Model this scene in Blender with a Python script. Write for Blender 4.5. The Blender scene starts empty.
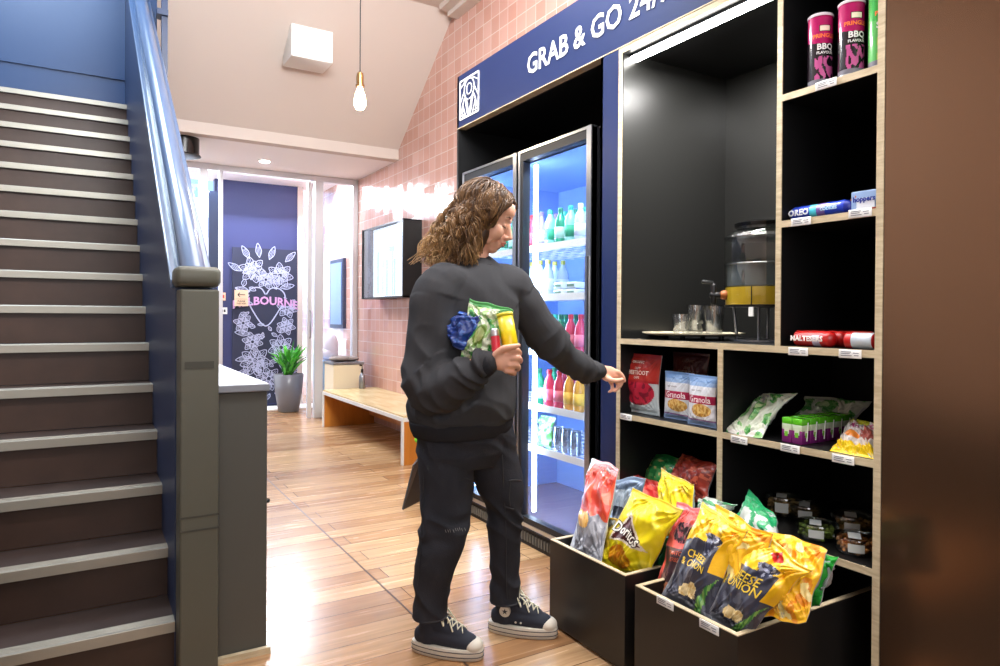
import bpy, math, random
import numpy as np
from math import sin, cos, pi, radians, sqrt, atan2
from mathutils import Vector, Matrix, noise
C = bpy.context.scene.collection
S = bpy.context.scene
# ------------------------------------------------------------------ camera
F, YAW, PITCH, ROLL, SY, H = 680.0, 31.1, .45, .35, -.0115, 1.22
CR = Matrix.Rotation(-radians(YAW), 3, 'Z') @ Matrix.Rotation(radians(90-PITCH), 3, 'X') @ Matrix.Rotation(radians(ROLL), 3, 'Z')
cam = bpy.data.objects.new('camera', bpy.data.cameras.new('camera')); C.objects.link(cam); S.camera = cam
cam.data.sensor_width = 36; cam.data.lens = F/1000*36; cam.data.shift_y = SY; cam.data.clip_start = .02
cam.matrix_world = Matrix.Translation((0, 0, H)) @ CR.to_4x4()
def A(x, y, X=None, Y=None, Z=None, D=None):
    d = CR @ Vector(((x-500)/F, -(y-333-SY*1000)/F, -1.0)); o = Vector((0, 0, H))
    if X is not None: t = X/d.x
    elif Y is not None: t = Y/d.y
    elif Z is not None: t = (Z-H)/d.z
    else: t = D
    return o+d*t
# ------------------------------------------------------------------ world, exposure, lights
S.view_settings.view_transform = 'Standard'; S.view_settings.look = 'None'; S.view_settings.gamma = 1
S.view_settings.use_curve_mapping = False; S.view_settings.exposure = 0.3
S.cycles.use_denoising = True; S.cycles.max_bounces = 8; S.cycles.transparent_max_bounces = 24
S.cycles.caustics_reflective = False; S.cycles.caustics_refractive = False; S.cycles.sample_clamp_indirect = 6
w = bpy.data.worlds.new('sky'); S.world = w; w.use_nodes = True
bg = w.node_tree.nodes['Background']; bg.inputs[0].default_value = (.80, .88, 1, 1); bg.inputs[1].default_value = 2.9
def area(name, loc, to, sx, sy, power, col=(1, 1, 1), spread=180):
    l = bpy.data.lights.new(name, 'AREA'); l.shape = 'RECTANGLE'; l.size = sx; l.size_y = sy; l.energy = power; l.color = col
    l.spread = radians(spread)
    o = bpy.data.objects.new(name, l); C.objects.link(o); o.location = loc
    o.rotation_euler = (Vector(to)-Vector(loc)).to_track_quat('-Z', 'Y').to_euler(); return o
area('ceiling_panel_light', (.7, .6, 3.85), (.7, .9, 0), 2.4, 2.0, 56, (1, .98, .96))  # unseen fill, added to stand in for the room's ambient light
area('ceiling_panel_light', (1.3, 3.4, 3.85), (1.3, 3.6, 0), 1.6, 1.8, 50, (1, .98, .96))  # second added overhead fill, further down the room
area('window_daylight', (-.1, -2.2, 2.2), (.9, 2.5, 1.1), 2.6, 2.0, 48, (.95, .97, 1))  # unseen fill added behind the camera; the back wall has no window
area('stair_skylight', (-.5, 4.9, 4.7), (-.5, 5.3, 2), 1.2, 1.8, 110, (.72, .86, 1))
area('high_wall_light', (.95, 1.7, 3.35), (1.35, 6.0, 3.6), 1.5, .7, 145, (.97, .99, 1))  # unseen uplight, added to brighten the sloped ceiling
sun = bpy.data.lights.new('street_sun', 'SUN'); sun.energy = 4.5; sun.angle = .02; so = bpy.data.objects.new('street_sun', sun); C.objects.link(so); so.rotation_euler = (radians(42), 0, radians(-12))
area('entry_daylight', (1.6, 8.9, 2.9), (1.6, 6.5, .4), 1.9, .5, 210, (.84, .90, 1))

# ------------------------------------------------------------------ materials
def lin(c):
    return tuple(((v/255)/12.92 if v/255 <= .04045 else ((v/255+.055)/1.055)**2.4) for v in c)
MATS = {}
def mk(name, col=None, rough=.5, metal=0, emit=0, ecol=None, spec=.5, coat=0, bump=None, trans=0, ior=1.45, alpha=1, mottle=0):
    m = bpy.data.materials.new(name); m.use_nodes = True; nt = m.node_tree; p = nt.nodes['Principled BSDF']
    I = p.inputs
    I['Roughness'].default_value = rough; I['Metallic'].default_value = metal; I['Specular IOR Level'].default_value = spec
    I['Coat Weight'].default_value = coat; I['Coat Roughness'].default_value = .08; I['Transmission Weight'].default_value = trans; I['IOR'].default_value = ior
    I['Alpha'].default_value = alpha
    if col is None:
        a = nt.nodes.new('ShaderNodeAttribute'); a.attribute_name = 'Col'; src = a.outputs['Color']
        nt.links.new(src, I['Base Color'])
        if emit: nt.links.new(src, I['Emission Color'])
    else:
        c = lin(col); I['Base Color'].default_value = (*c, 1)
        if mottle:
            tc = nt.nodes.new('ShaderNodeTexCoord'); n = nt.nodes.new('ShaderNodeTexNoise'); n.inputs['Scale'].default_value = 9; n.inputs['Detail'].default_value = 6
            nt.links.new(tc.outputs['Object'], n.inputs['Vector'])
            mx = nt.nodes.new('ShaderNodeMix'); mx.data_type = 'RGBA'
            mx.inputs[6].default_value = (*[v*(1-mottle) for v in c], 1); mx.inputs[7].default_value = (*[min(1, v*(1+mottle)) for v in c], 1)
            nt.links.new(n.outputs['Fac'], mx.inputs[0]); nt.links.new(mx.outputs[2], I['Base Color'])
        if emit: I['Emission Color'].default_value = (*lin(ecol or col), 1)
    if emit: I['Emission Strength'].default_value = emit
    if bump:
        sc, st, di = bump
        tc = nt.nodes.new('ShaderNodeTexCoord'); n = nt.nodes.new('ShaderNodeTexNoise'); n.inputs['Scale'].default_value = sc; n.inputs['Detail'].default_value = 5
        b = nt.nodes.new('ShaderNodeBump'); b.inputs['Strength'].default_value = st; b.inputs['Distance'].default_value = di
        nt.links.new(tc.outputs['Object'], n.inputs['Vector']); nt.links.new(n.outputs['Fac'], b.inputs['Height']); nt.links.new(b.outputs['Normal'], I['Normal'])
    MATS[name] = m; return m
def mk_glass(name, tint=(1, 1, 1), refl=.12, rough=.0):
    m = bpy.data.materials.new(name); m.use_nodes = True; nt = m.node_tree; nt.nodes.clear()
    o = nt.nodes.new('ShaderNodeOutputMaterial'); t = nt.nodes.new('ShaderNodeBsdfTransparent'); g = nt.nodes.new('ShaderNodeBsdfGlossy')
    t.inputs[0].default_value = (*tint, 1); g.inputs['Roughness'].default_value = rough
    lw = nt.nodes.new('ShaderNodeLayerWeight'); lw.inputs[0].default_value = .5; f = nt.nodes.new('ShaderNodeMath'); f.operation = 'POWER'; f.inputs[1].default_value = 3.5; nt.links.new(lw.outputs['Facing'], f.inputs[0])
    a = nt.nodes.new('ShaderNodeMath'); a.operation = 'MULTIPLY_ADD'; a.use_clamp = True; a.inputs[1].default_value = .55; a.inputs[2].default_value = refl
    mx = nt.nodes.new('ShaderNodeMixShader'); nt.links.new(f.outputs[0], a.inputs[0]); nt.links.new(a.outputs[0], mx.inputs[0])
    nt.links.new(t.outputs[0], mx.inputs[1]); nt.links.new(g.outputs[0], mx.inputs[2]); nt.links.new(mx.outputs[0], o.inputs['Surface'])
    MATS[name] = m; return m
mk('paint', None, .5); mk('matte', None, .85); mk('film', None, .3, coat=.35, bump=(38, .35, .004)); mk('gloss', None, .18, coat=.4)
mk('cloth', None, .9, spec=.2, bump=(900, .3, .001)); mk('metal', None, .32, 1); mk('glow', None, .5, emit=1)
mk('black_laminate', (20, 20, 21), .38, spec=.4); mk('black_gloss', (14, 14, 15), .16, spec=.5)
mk('alcove_black', (29, 29, 28), .33, spec=.6)
mk('navy', (20, 36, 80), .42); mk('navy_lobby', (46, 52, 96), .5); mk('navy_stair', (32, 58, 96), .36, bump=(5, .15, .01)); mk('navy_string', (34, 50, 82), .4)
mk('greige', (84, 83, 73), .42, bump=(4, .1, .01), mottle=.06)
mk('ceiling_beige', (206, 194, 186), .8); mk('soffit_white', (246, 246, 248), .7); mk('white', (236, 236, 234), .5)
mk('silver', (190, 192, 196), .3, 1); mk('frame_white', (214, 216, 222), .35, .3); mk('steel', (150, 152, 158), .35, 1)
mk('led', (255, 252, 244), .5, emit=28); mk('led_cool', (190, 214, 255), .5, emit=5); mk('led_warm', (255, 240, 220), .5, emit=9)
mk_glass('glass', (.97, .985, 1), .04); mk_glass('clear', (.93, .95, .96), .06, .02); mk_glass('clear_plastic', (.9, .92, .9), .16, .1)
mk_glass('water', (.80, .84, .83), .03, .02)
mk('mirror', (235, 240, 245), .03, 1)
mk('brown_panel', (128, 98, 76), .2, .85)
mk('denim', (46, 47, 53), .92, spec=.15, bump=(220, .5, .003), mottle=.4)
mk('sweat', (60, 60, 63), .95, spec=.12, bump=(420, .35, .0015), mottle=.08)
mk('tread', (66, 55, 52), .33, bump=(14, .25, .004), mottle=.35); mk('riser', (62, 44, 36), .42, bump=(10, .2, .004), mottle=.3)
mk('nosing', (158, 155, 145), .38, .55, bump=(40, .2, .002))
def mk_skin():
    m = mk('skin', (222, 170, 146), .45, spec=.35); p = m.node_tree.nodes['Principled BSDF']
    p.inputs['Subsurface Weight'].default_value = .12; p.inputs['Subsurface Radius'].default_value = (.012, .005, .003)
mk_skin()
def mk_wood(name, c1, c2, scale=(3, 40, 40), rough=.45):
    m = bpy.data.materials.new(name); m.use_nodes = True; nt = m.node_tree; p = nt.nodes['Principled BSDF']
    tc = nt.nodes.new('ShaderNodeTexCoord'); mp = nt.nodes.new('ShaderNodeMapping'); mp.inputs['Scale'].default_value = scale
    n = nt.nodes.new('ShaderNodeTexNoise'); n.inputs['Scale'].default_value = 1.0; n.inputs['Detail'].default_value = 6; n.inputs['Distortion'].default_value = .6
    r = nt.nodes.new('ShaderNodeValToRGB'); r.color_ramp.elements[0].position = .3; r.color_ramp.elements[1].position = .7
    r.color_ramp.elements[0].color = (*lin(c1), 1); r.color_ramp.elements[1].color = (*lin(c2), 1)
    nt.links.new(tc.outputs['Object'], mp.inputs[0]); nt.links.new(mp.outputs[0], n.inputs['Vector']); nt.links.new(n.outputs['Fac'], r.inputs[0])
    nt.links.new(r.outputs[0], p.inputs['Base Color']); p.inputs['Roughness'].default_value = rough; MATS[name] = m
mk_wood('ply', (182, 164, 132), (212, 197, 166), (14, 14, 90)); mk_wood('bench_top', (214, 188, 132), (238, 220, 172), (12, 3, 12), .2)
mk_wood('bench_side', (176, 104, 34), (206, 134, 54), (10, 10, 2), .4)
def mk_floor():
    m = bpy.data.materials.new('floorboards'); m.use_nodes = True; nt = m.node_tree; p = nt.nodes['Principled BSDF']; N = nt.nodes.new; L = nt.links.new
    tc = N('ShaderNodeTexCoord'); br = N('ShaderNodeTexBrick'); br.offset = .37; br.offset_frequency = 2; br.squash = 1
    br.inputs['Scale'].default_value = 1; br.inputs['Brick Width'].default_value = 1.9; br.inputs['Row Height'].default_value = .135
    br.inputs['Mortar Size'].default_value = .0022; br.inputs['Mortar Smooth'].default_value = .3; br.inputs['Bias'].default_value = 0
    br.inputs['Color1'].default_value = (*lin((168, 128, 90)), 1); br.inputs['Color2'].default_value = (*lin((216, 184, 144)), 1); br.inputs['Mortar'].default_value = (*lin((96, 66, 44)), 1)
    L(tc.outputs['Object'], br.inputs['Vector'])
    mp = N('ShaderNodeMapping'); mp.inputs['Scale'].default_value = (1.6, 26, 1); n = N('ShaderNodeTexNoise'); n.inputs['Scale'].default_value = 1.5; n.inputs['Detail'].default_value = 7; n.inputs['Distortion'].default_value = .8
    L(tc.outputs['Object'], mp.inputs[0]); L(mp.outputs[0], n.inputs['Vector'])
    r = N('ShaderNodeValToRGB'); r.color_ramp.elements[0].position = .25; r.color_ramp.elements[0].color = (.62, .56, .5, 1); r.color_ramp.elements[1].position = .7; r.color_ramp.elements[1].color = (1.06, 1.04, 1.0, 1)
    L(n.outputs['Fac'], r.inputs[0])
    mx = N('ShaderNodeMix'); mx.data_type = 'RGBA'; mx.blend_type = 'MULTIPLY'; mx.inputs[0].default_value = 1
    L(br.outputs['Color'], mx.inputs[6]); L(r.outputs[0], mx.inputs[7])
    n2 = N('ShaderNodeTexNoise'); n2.inputs['Scale'].default_value = .9; n2.inputs['Detail'].default_value = 4; L(tc.outputs['Object'], n2.inputs['Vector'])
    r2 = N('ShaderNodeValToRGB'); r2.color_ramp.elements[0].position = .38; r2.color_ramp.elements[0].color = (.80, .76, .76, 1); r2.color_ramp.elements[1].position = .62; r2.color_ramp.elements[1].color = (1.08, 1.03, .97, 1)
    L(n2.outputs['Fac'], r2.inputs[0]); m2 = N('ShaderNodeMix'); m2.data_type = 'RGBA'; m2.blend_type = 'MULTIPLY'; m2.inputs[0].default_value = 1
    L(mx.outputs[2], m2.inputs[6]); L(r2.outputs[0], m2.inputs[7]); L(m2.outputs[2], p.inputs['Base Color'])
    r3 = N('ShaderNodeMapRange'); r3.inputs[3].default_value = .16; r3.inputs[4].default_value = .34; L(n.outputs['Fac'], r3.inputs[0]); L(r3.outputs[0], p.inputs['Roughness'])
    b = N('ShaderNodeBump'); b.inputs['Strength'].default_value = .35; b.inputs['Distance'].default_value = .003; b.invert = True
    L(br.outputs['Fac'], b.inputs['Height'])
    b2 = N('ShaderNodeBump'); b2.inputs['Strength'].default_value = .2; b2.inputs['Distance'].default_value = .004; L(n2.outputs['Fac'], b2.inputs['Height']); L(b.outputs[0], b2.inputs['Normal']); L(b2.outputs[0], p.inputs['Normal'])
    MATS['floorboards'] = m
mk_floor()
def mk_tile():
    m = bpy.data.materials.new('pink_tile'); m.use_nodes = True; nt = m.node_tree; p = nt.nodes['Principled BSDF']; N = nt.nodes.new; L = nt.links.new
    tc = N('ShaderNodeTexCoord'); sp = N('ShaderNodeSeparateXYZ'); cb = N('ShaderNodeCombineXYZ'); L(tc.outputs['Object'], sp.inputs[0]); L(sp.outputs['Y'], cb.inputs['X']); L(sp.outputs['Z'], cb.inputs['Y'])
    br = N('ShaderNodeTexBrick'); br.offset = 0; br.inputs['Scale'].default_value = 1; br.inputs['Brick Width'].default_value = .13; br.inputs['Row Height'].default_value = .13
    br.inputs['Mortar Size'].default_value = .0045; br.inputs['Mortar Smooth'].default_value = .2
    br.inputs['Color1'].default_value = (*lin((196, 146, 132)), 1); br.inputs['Color2'].default_value = (*lin((208, 164, 152)), 1); br.inputs['Mortar'].default_value = (*lin((216, 192, 182)), 1)
    L(cb.outputs[0], br.inputs['Vector']); L(br.outputs['Color'], p.inputs['Base Color'])
    p.inputs['Roughness'].default_value = .14; p.inputs['Coat Weight'].default_value = .4
    b = N('ShaderNodeBump'); b.invert = True; b.inputs['Strength'].default_value = .5; b.inputs['Distance'].default_value = .002; L(br.outputs['Fac'], b.inputs['Height'])
    n = N('ShaderNodeTexNoise'); n.inputs['Scale'].default_value = 9; n.inputs['Detail'].default_value = 2; L(tc.outputs['Object'], n.inputs['Vector'])
    b2 = N('ShaderNodeBump'); b2.inputs['Strength'].default_value = .5; b2.inputs['Distance'].default_value = .006; L(n.outputs['Fac'], b2.inputs['Height']); L(b.outputs[0], b2.inputs['Normal'])
    dv = N('ShaderNodeVectorMath'); dv.operation = 'DIVIDE'; dv.inputs[1].default_value = (.13, .13, .13); fl = N('ShaderNodeVectorMath'); fl.operation = 'FLOOR'; wn = N('ShaderNodeTexWhiteNoise'); wn.noise_dimensions = '2D'
    L(cb.outputs[0], dv.inputs[0]); L(dv.outputs[0], fl.inputs[0]); L(fl.outputs[0], wn.inputs['Vector'])
    sb_ = N('ShaderNodeVectorMath'); sb_.operation = 'SUBTRACT'; sb_.inputs[1].default_value = (.5, .5, .5); sc_ = N('ShaderNodeVectorMath'); sc_.operation = 'SCALE'; sc_.inputs['Scale'].default_value = .10
    ad = N('ShaderNodeVectorMath'); ad.operation = 'ADD'; nm = N('ShaderNodeVectorMath'); nm.operation = 'NORMALIZE'
    L(wn.outputs['Color'], sb_.inputs[0]); L(sb_.outputs[0], sc_.inputs[0]); L(b2.outputs[0], ad.inputs[0]); L(sc_.outputs[0], ad.inputs[1]); L(ad.outputs[0], nm.inputs[0]); L(nm.outputs[0], p.inputs['Normal'])
    MATS['pink_tile'] = m
mk_tile()

# ------------------------------------------------------------------ mesh builder
def cr(pts, n):
    """Catmull-Rom through rows of numbers"""
    P = [np.array(p, float) for p in pts]; P = [2*P[0]-P[1]]+P+[2*P[-1]-P[-2]]; out = []
    for i in range(1, len(P)-2):
        for k in range(n):
            t = k/n; a, b, c, d = P[i-1], P[i], P[i+1], P[i+2]
            out.append(.5*((2*b)+(c-a)*t+(2*a-5*b+4*c-d)*t*t+(3*b-a-3*c+d)*t**3))
    out.append(P[-2]); return out
class MB:
    def __init__(s): s.v = []; s.f = []; s.m = []; s.c = []; s.col = (1, 1, 1); s.mi = 0
    def add(s, vs, fs, cols=None):
        b = len(s.v); s.v += [tuple(map(float, v)) for v in vs]
        for i, f in enumerate(fs): s.f.append([b+k for k in f]); s.m.append(s.mi); s.c.append(cols[i] if cols else s.col)
        return s
    def set(s, mi=None, col=None):
        if mi is not None: s.mi = mi
        if col is not None: s.col = lin(col)
        return s
    def box(s, x0, x1, y0, y1, z0, z1):
        vs = [(x, y, z) for x in (x0, x1) for y in (y0, y1) for z in (z0, z1)]
        return s.add(vs, [(0, 1, 3, 2), (4, 6, 7, 5), (0, 4, 5, 1), (2, 3, 7, 6), (0, 2, 6, 4), (1, 5, 7, 3)])
    def obox(s, M, sx, sy, sz, b=0):
        """oriented box centred at matrix M, optionally with bevelled edges"""
        if b <= 0:
            vs = [M @ Vector((x*sx/2, y*sy/2, z*sz/2)) for x in (-1, 1) for y in (-1, 1) for z in (-1, 1)]
            return s.add(vs, [(0, 1, 3, 2), (4, 6, 7, 5), (0, 4, 5, 1), (2, 3, 7, 6), (0, 2, 6, 4), (1, 5, 7, 3)])
        prof = []
        for q, (cx, cy) in enumerate(((1, 1), (-1, 1), (-1, -1), (1, -1))):
            for k in range(4):
                a = q*pi/2+k*pi/6; prof.append((cx*(sx/2-b)+b*cos(a), cy*(sy/2-b)+b*sin(a)))
        rings = []
        for z, sh in ((-sz/2, -b*.7), (-sz/2+b*.3, -b*.3), (-sz/2+b, 0), (sz/2-b, 0), (sz/2-b*.3, -b*.3), (sz/2, -b*.7)):
            kx = (sx/2+sh)/(sx/2); ky = (sy/2+sh)/(sy/2)
            rings.append([M @ Vector((p[0]*kx, p[1]*ky, z)) for p in prof])
        return s.rings(rings)
    def rings(s, rings, cap=True, cols=None):
        n = len(rings[0]); vs = [p for r in rings for p in r]; fs = []; cc = []
        for i in range(len(rings)-1):
            for k in range(n):
                fs.append((i*n+k, i*n+(k+1) % n, (i+1)*n+(k+1) % n, (i+1)*n+k)); cc.append(cols[i] if cols else s.col)
        if cap:
            fs.append(tuple(range(n))[::-1]); cc.append(cols[0] if cols else s.col)
            fs.append(tuple((len(rings)-1)*n+k for k in range(n))); cc.append(cols[-1] if cols else s.col)
        return s.add(vs, fs, cc)
    def lathe(s, prof, c=(0, 0, 0), n=24, M=None, cols=None):
        rs = []
        for r, z in prof:
            ring = [Vector((r*cos(2*pi*k/n), r*sin(2*pi*k/n), z)) for k in range(n)]
            rs.append([(M @ p if M else p+Vector(c)) for p in ring])
        return s.rings(rs, True, cols)
    def tube(s, pts, rad, n=10, sub=0, flat=1, up=None, cap=True):
        P = [Vector(p) for p in pts]; R = list(rad) if hasattr(rad, '__len__') else [rad]*len(P)
        if sub:
            q = cr([(*p, r) for p, r in zip(P, R)], sub); P = [Vector(a[:3]) for a in q]; R = [max(a[3], 1e-4) for a in q]
        rings = []; u = None
        for i, p in enumerate(P):
            t = (P[min(i+1, len(P)-1)]-P[max(i-1, 0)])
            if t.length < 1e-9: t = Vector((0, 0, 1))
            t.normalize()
            if u is None: u = Vector(up) if up else (Vector((0, 0, 1)) if abs(t.z) < .9 else Vector((1, 0, 0)))
            u = (u-t*u.dot(t)).normalized(); w_ = t.cross(u)
            rings.append([p+(u*cos(2*pi*k/n)+w_*sin(2*pi*k/n)*flat)*R[i] for k in range(n)])
        if cap:
            for e, j in ((0, 1), (-1, -2)):
                t = (P[e]-P[j]); t = t.normalized() if t.length > 1e-9 else Vector((0, 0, 1)); base = rings[e]; ex = []
                for q in (.45, .8): ex.append([P[e]+(b-P[e])*sqrt(1-q*q)+t*R[e]*q for b in base])
                rings = (ex[::-1]+rings) if e == 0 else (rings+ex)
        return s.rings(rings)
    def ell(s, c, r, M=None, n=16, m=10):
        rs = []
        for i in range(m+1):
            a = -pi/2+pi*(i+.0)/m; a = max(min(a, pi/2-.06), -pi/2+.06)
            ring = [Vector((r[0]*cos(a)*cos(2*pi*k/n), r[1]*cos(a)*sin(2*pi*k/n), r[2]*sin(a)))+Vector(c) for k in range(n)]
            rs.append([M @ p if M else p for p in ring])
        return s.rings(rs)
    def prism(s, poly, d0, d1, fr):
        """poly in 2D, fr(x,y,d)->point"""
        n = len(poly); vs = [fr(x, y, d0) for x, y in poly]+[fr(x, y, d1) for x, y in poly]
        fs = [tuple(range(n))[::-1], tuple(range(n, 2*n))]+[(k, (k+1) % n, n+(k+1) % n, n+k) for k in range(n)]
        return s.add(vs, fs)
    def bar(s, p, q, wd, dp, fr, d0=0):
        p = Vector(p); q = Vector(q); t = (q-p).normalized(); n_ = Vector((-t.y, t.x))*wd/2
        return s.prism([p-n_, q-n_, q+n_, p+n_], d0, d0+dp, fr)
    def text(s, txt, mp, size=1, bold=.02, align='CENTER'):
        vs, fs = glyphs(txt, bold, align); return s.add([mp(x*size, y*size) for x, y in vs], fs)
    def build(s, name, mats, parent=None, smooth=False, origin=None, auto=None):
        me = bpy.data.meshes.new(name); off = Vector(origin) if origin is not None else wloc(parent)
        me.from_pydata([Vector(v)-off for v in s.v], [], s.f)
        for m in (mats if isinstance(mats, (list, tuple)) else [mats]): me.materials.append(MATS[m])
        me.polygons.foreach_set('material_index', s.m)
        at_ = me.color_attributes.new('Col', 'FLOAT_COLOR', 'CORNER'); buf = []
        for f, c in zip(s.f, s.c): buf += [c[0], c[1], c[2], 1.0]*len(f)
        at_.data.foreach_set('color', buf)
        if smooth: me.polygons.foreach_set('use_smooth', [True]*len(me.polygons))
        me.update()
        if smooth and auto: me.set_sharp_from_angle(angle=radians(auto))
        o = bpy.data.objects.new(name, me); C.objects.link(o)
        if parent is not None: o.parent = parent; o.location = (Vector(origin)-wloc(parent)) if origin is not None else (0, 0, 0)
        else: o.location = off
        return o
def wloc(o):
    v = Vector((0, 0, 0))
    while o is not None: v = v+Vector(o.location); o = o.parent
    return v
_G = {}
def glyphs(txt, bold, align):
    k = (txt, bold, align)
    if k in _G: return _G[k]
    cu = bpy.data.curves.new('t', 'FONT'); cu.body = txt; cu.offset = bold; cu.align_x = align; cu.align_y = 'CENTER'; cu.size = 1; cu.resolution_u = 2; cu.fill_mode = 'FRONT'
    o = bpy.data.objects.new('t', cu); C.objects.link(o); dg = bpy.context.evaluated_depsgraph_get(); me = bpy.data.meshes.new_from_object(o.evaluated_get(dg))
    r = ([(v.co.x, v.co.y) for v in me.vertices], [tuple(p.vertices) for p in me.polygons])
    bpy.data.objects.remove(o); bpy.data.curves.remove(cu); bpy.data.meshes.remove(me); _G[k] = r; return r
def tag(o, label=None, cat=None, group=None, kind=None):
    for k, v in (('label', label), ('category', cat), ('group', group), ('kind', kind)):
        if v: o[k] = v
    return o
def thing(name, loc, label, cat, group=None):
    o = bpy.data.objects.new(name, None); o.empty_display_size = .05; C.objects.link(o); o.location = loc; return tag(o, label, cat, group)
def struct(name, mb, mats, **k): return tag(mb.build(name, mats, **k), kind='structure')
def bevel(o, w=.004, seg=2):
    m = o.modifiers.new('bevel', 'BEVEL'); m.width = w; m.segments = seg; m.limit_method = 'ANGLE'; return o
def dup(o, loc, label=None, group=None, rotz=None):
    r = o.copy(); C.objects.link(r); r.location = loc
    if label: r['label'] = label
    if group: r['group'] = group
    if rotz is not None: r.rotation_euler = (0, 0, rotz)
    for ch in o.children:
        c = ch.copy(); C.objects.link(c); c.parent = r
        for g in ch.children: d = g.copy(); C.objects.link(d); d.parent = c
    return r
X0 = 1.98   # front plane of the snack wall
# ------------------------------------------------------------------ setting
struct('floor', MB().box(-2.2, 3.0, -2.8, 12.5, -.06, 0), 'floorboards')
struct('wall_right', MB().box(2.8, 2.95, -2.8, 12.5, 0, 4.6), 'pink_tile')
struct('wall_back', MB().box(-2.2, 2.8, -2.95, -2.8, 0, 4.6), 'ceiling_beige')
struct('wall_left', MB().box(-2.2, -2.05, -2.8, 6.6, 0, 4.9), 'ceiling_beige')
# room ceiling: flat part, rake down to the bulkhead, white soffit over the entry
struct('ceiling', MB().box(-2.05, 2.8, -2.8, 3.3, 3.95, 4.05).box(.42, 2.8, 3.3, 5.47, 3.95, 4.05)
       .add([(.42, 5.47, 3.95), (2.8, 5.47, 3.95), (2.8, 6.74, 2.975), (.42, 6.74, 2.975), (.42, 5.47, 4.05), (2.8, 5.47, 4.05), (2.8, 6.8, 3.05), (.42, 6.8, 3.05)],
            [(0, 1, 2, 3), (7, 6, 5, 4), (0, 3, 7, 4), (1, 5, 6, 2), (0, 4, 5, 1)]), 'ceiling_beige')
struct('trim_bulkhead', MB().box(.42, 2.8, 6.74, 6.86, 2.867, 2.985), 'ceiling_beige')
struct('ceiling_soffit', MB().box(.30, 2.8, 6.86, 8.12, 2.867, 2.985), 'soffit_white')
struct('trim_cornice', MB().box(2.70, 2.8, -2.5, 5.40, 3.86, 3.95).box(2.62, 2.70, -2.5, 5.40, 3.90, 3.95), 'ceiling_beige')
# stairwell: navy wall at the head of the stairs, slab edge beside the flight
struct('wall_stair_head', MB().box(-2.05, .42, 6.55, 6.7, 0, 5.6), 'navy_stair')
struct('wall_stair_upper', MB().box(.36, .42, 5.6, 6.55, 3.05, 5.6), 'navy_stair')
struct('trim_stair_head', MB().box(-2.05, .25, 6.535, 6.55, 3.18, 3.20), 'navy_stair')
struct('ceiling_stairwell', MB().box(-2.05, .42, 3.3, 6.7, 5.5, 5.6), 'ceiling_beige')
struct('wall_stairwell_front', MB().box(-2.05, .42, 3.25, 3.35, 3.95, 5.6), 'ceiling_beige')
struct('wall_under_ceiling', MB().box(.36, .42, 3.3, 5.6, 3.95, 5.6), 'navy_stair')
# staircase
st = thing('staircase', (-.6, 2.55, 0), 'dark brown staircase with pale metal nosings rising beside the newel post', 'staircase')
RUN, RISE, Y1, Z1 = .242, .1805, 2.55, .172
tr = MB(); ri = MB(); no = MB()
for i in range(16):
    y, z = Y1+i*RUN, Z1+i*RISE
    tr = MB().box(-2.04, .25, y+.012, y+RUN+.02, z-.03, z-.002) if i < 15 else MB().box(-2.04, .25, y+.012, 6.55, z-.03, z-.002)
    tr.build('tread', 'tread', st)
    MB().box(-2.04, .25, y+.02, y+.03, z-RISE, z-.025).build('riser', 'riser', st)
    n = MB(); n.box(-2.04, .25, y-.006, y+.012, z-.034, z+.002).box(-2.04, .25, y+.012, y+.055, z-.002, z+.003)
    for q in range(3): n.box(-2.04, .25, y+.018+q*.011, y+.022+q*.011, z+.003, z+.005)
    bevel(n.build('nosing', 'nosing', st), .002, 1)
# closed stringer / balustrade panel between flight and hall
sl = RISE/RUN
def bal_z(y): return 1.33+(y-2.5)*.715
b = MB(); b.prism([(2.563, 0), (6.55, 0), (6.55, bal_z(6.55)-.06), (2.563, bal_z(2.563)-.06)], .25, .36, lambda y, z, d: (d, y, z))
b.build('stringer_panel', 'navy_string', st)
hr = MB()
def rail(x0, x1, dz0, dz1, ya=2.57, yb=6.5):
    hr.prism([(ya, bal_z(ya)+dz0), (yb, bal_z(yb)+dz0), (yb, bal_z(yb)+dz1), (ya, bal_z(ya)+dz1)], x0, x1, lambda y, z, d: (d, y, z))
rail(.235, .375, -.075, -.045)
MATS['navy_rail'] = mk('navy_rail', (72, 92, 124), .3, coat=.5)
o = bevel(hr.build('capping', 'navy_rail', st), .006, 2)
hr = MB(); rail(.26, .35, -.045, -.015); hr.build('capping', 'navy_rail', st)
hr = MB(); hr.tube([(.305, 2.53+k*.49, bal_z(2.53+k*.49)+.005) for k in range(9)], .040, 20); hr.build('handrail', 'navy_rail', st, smooth=True)
# newel post with cap and routed slots
nw = thing('newel_post', (.31, 2.49, 0), 'square grey green painted newel post with rounded cap at the stair foot', 'post')
p = MB(); p.box(.253, .372, 2.44, 2.56, 0, 1.303); p = p.build('post', 'greige', nw); bevel(p, .006, 2)
c = MB(); c.obox(Matrix.Translation((.308, 2.50, 1.345)), .138, .138, .066, .016); c.build('cap', 'greige', nw, smooth=True, auto=50)
mk('slot_shadow', (60, 59, 52), .6)
for z, x0, x1 in ((1.052, .266, .356), (.55, .253, .372), (.505, .253, .372)):
    g = MB(); h_ = .012 if x0 > .26 else .003; g.box(x0, x1, 2.4385, 2.441, z-h_, z+h_); g.build('slot', 'slot_shadow', nw)
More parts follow.
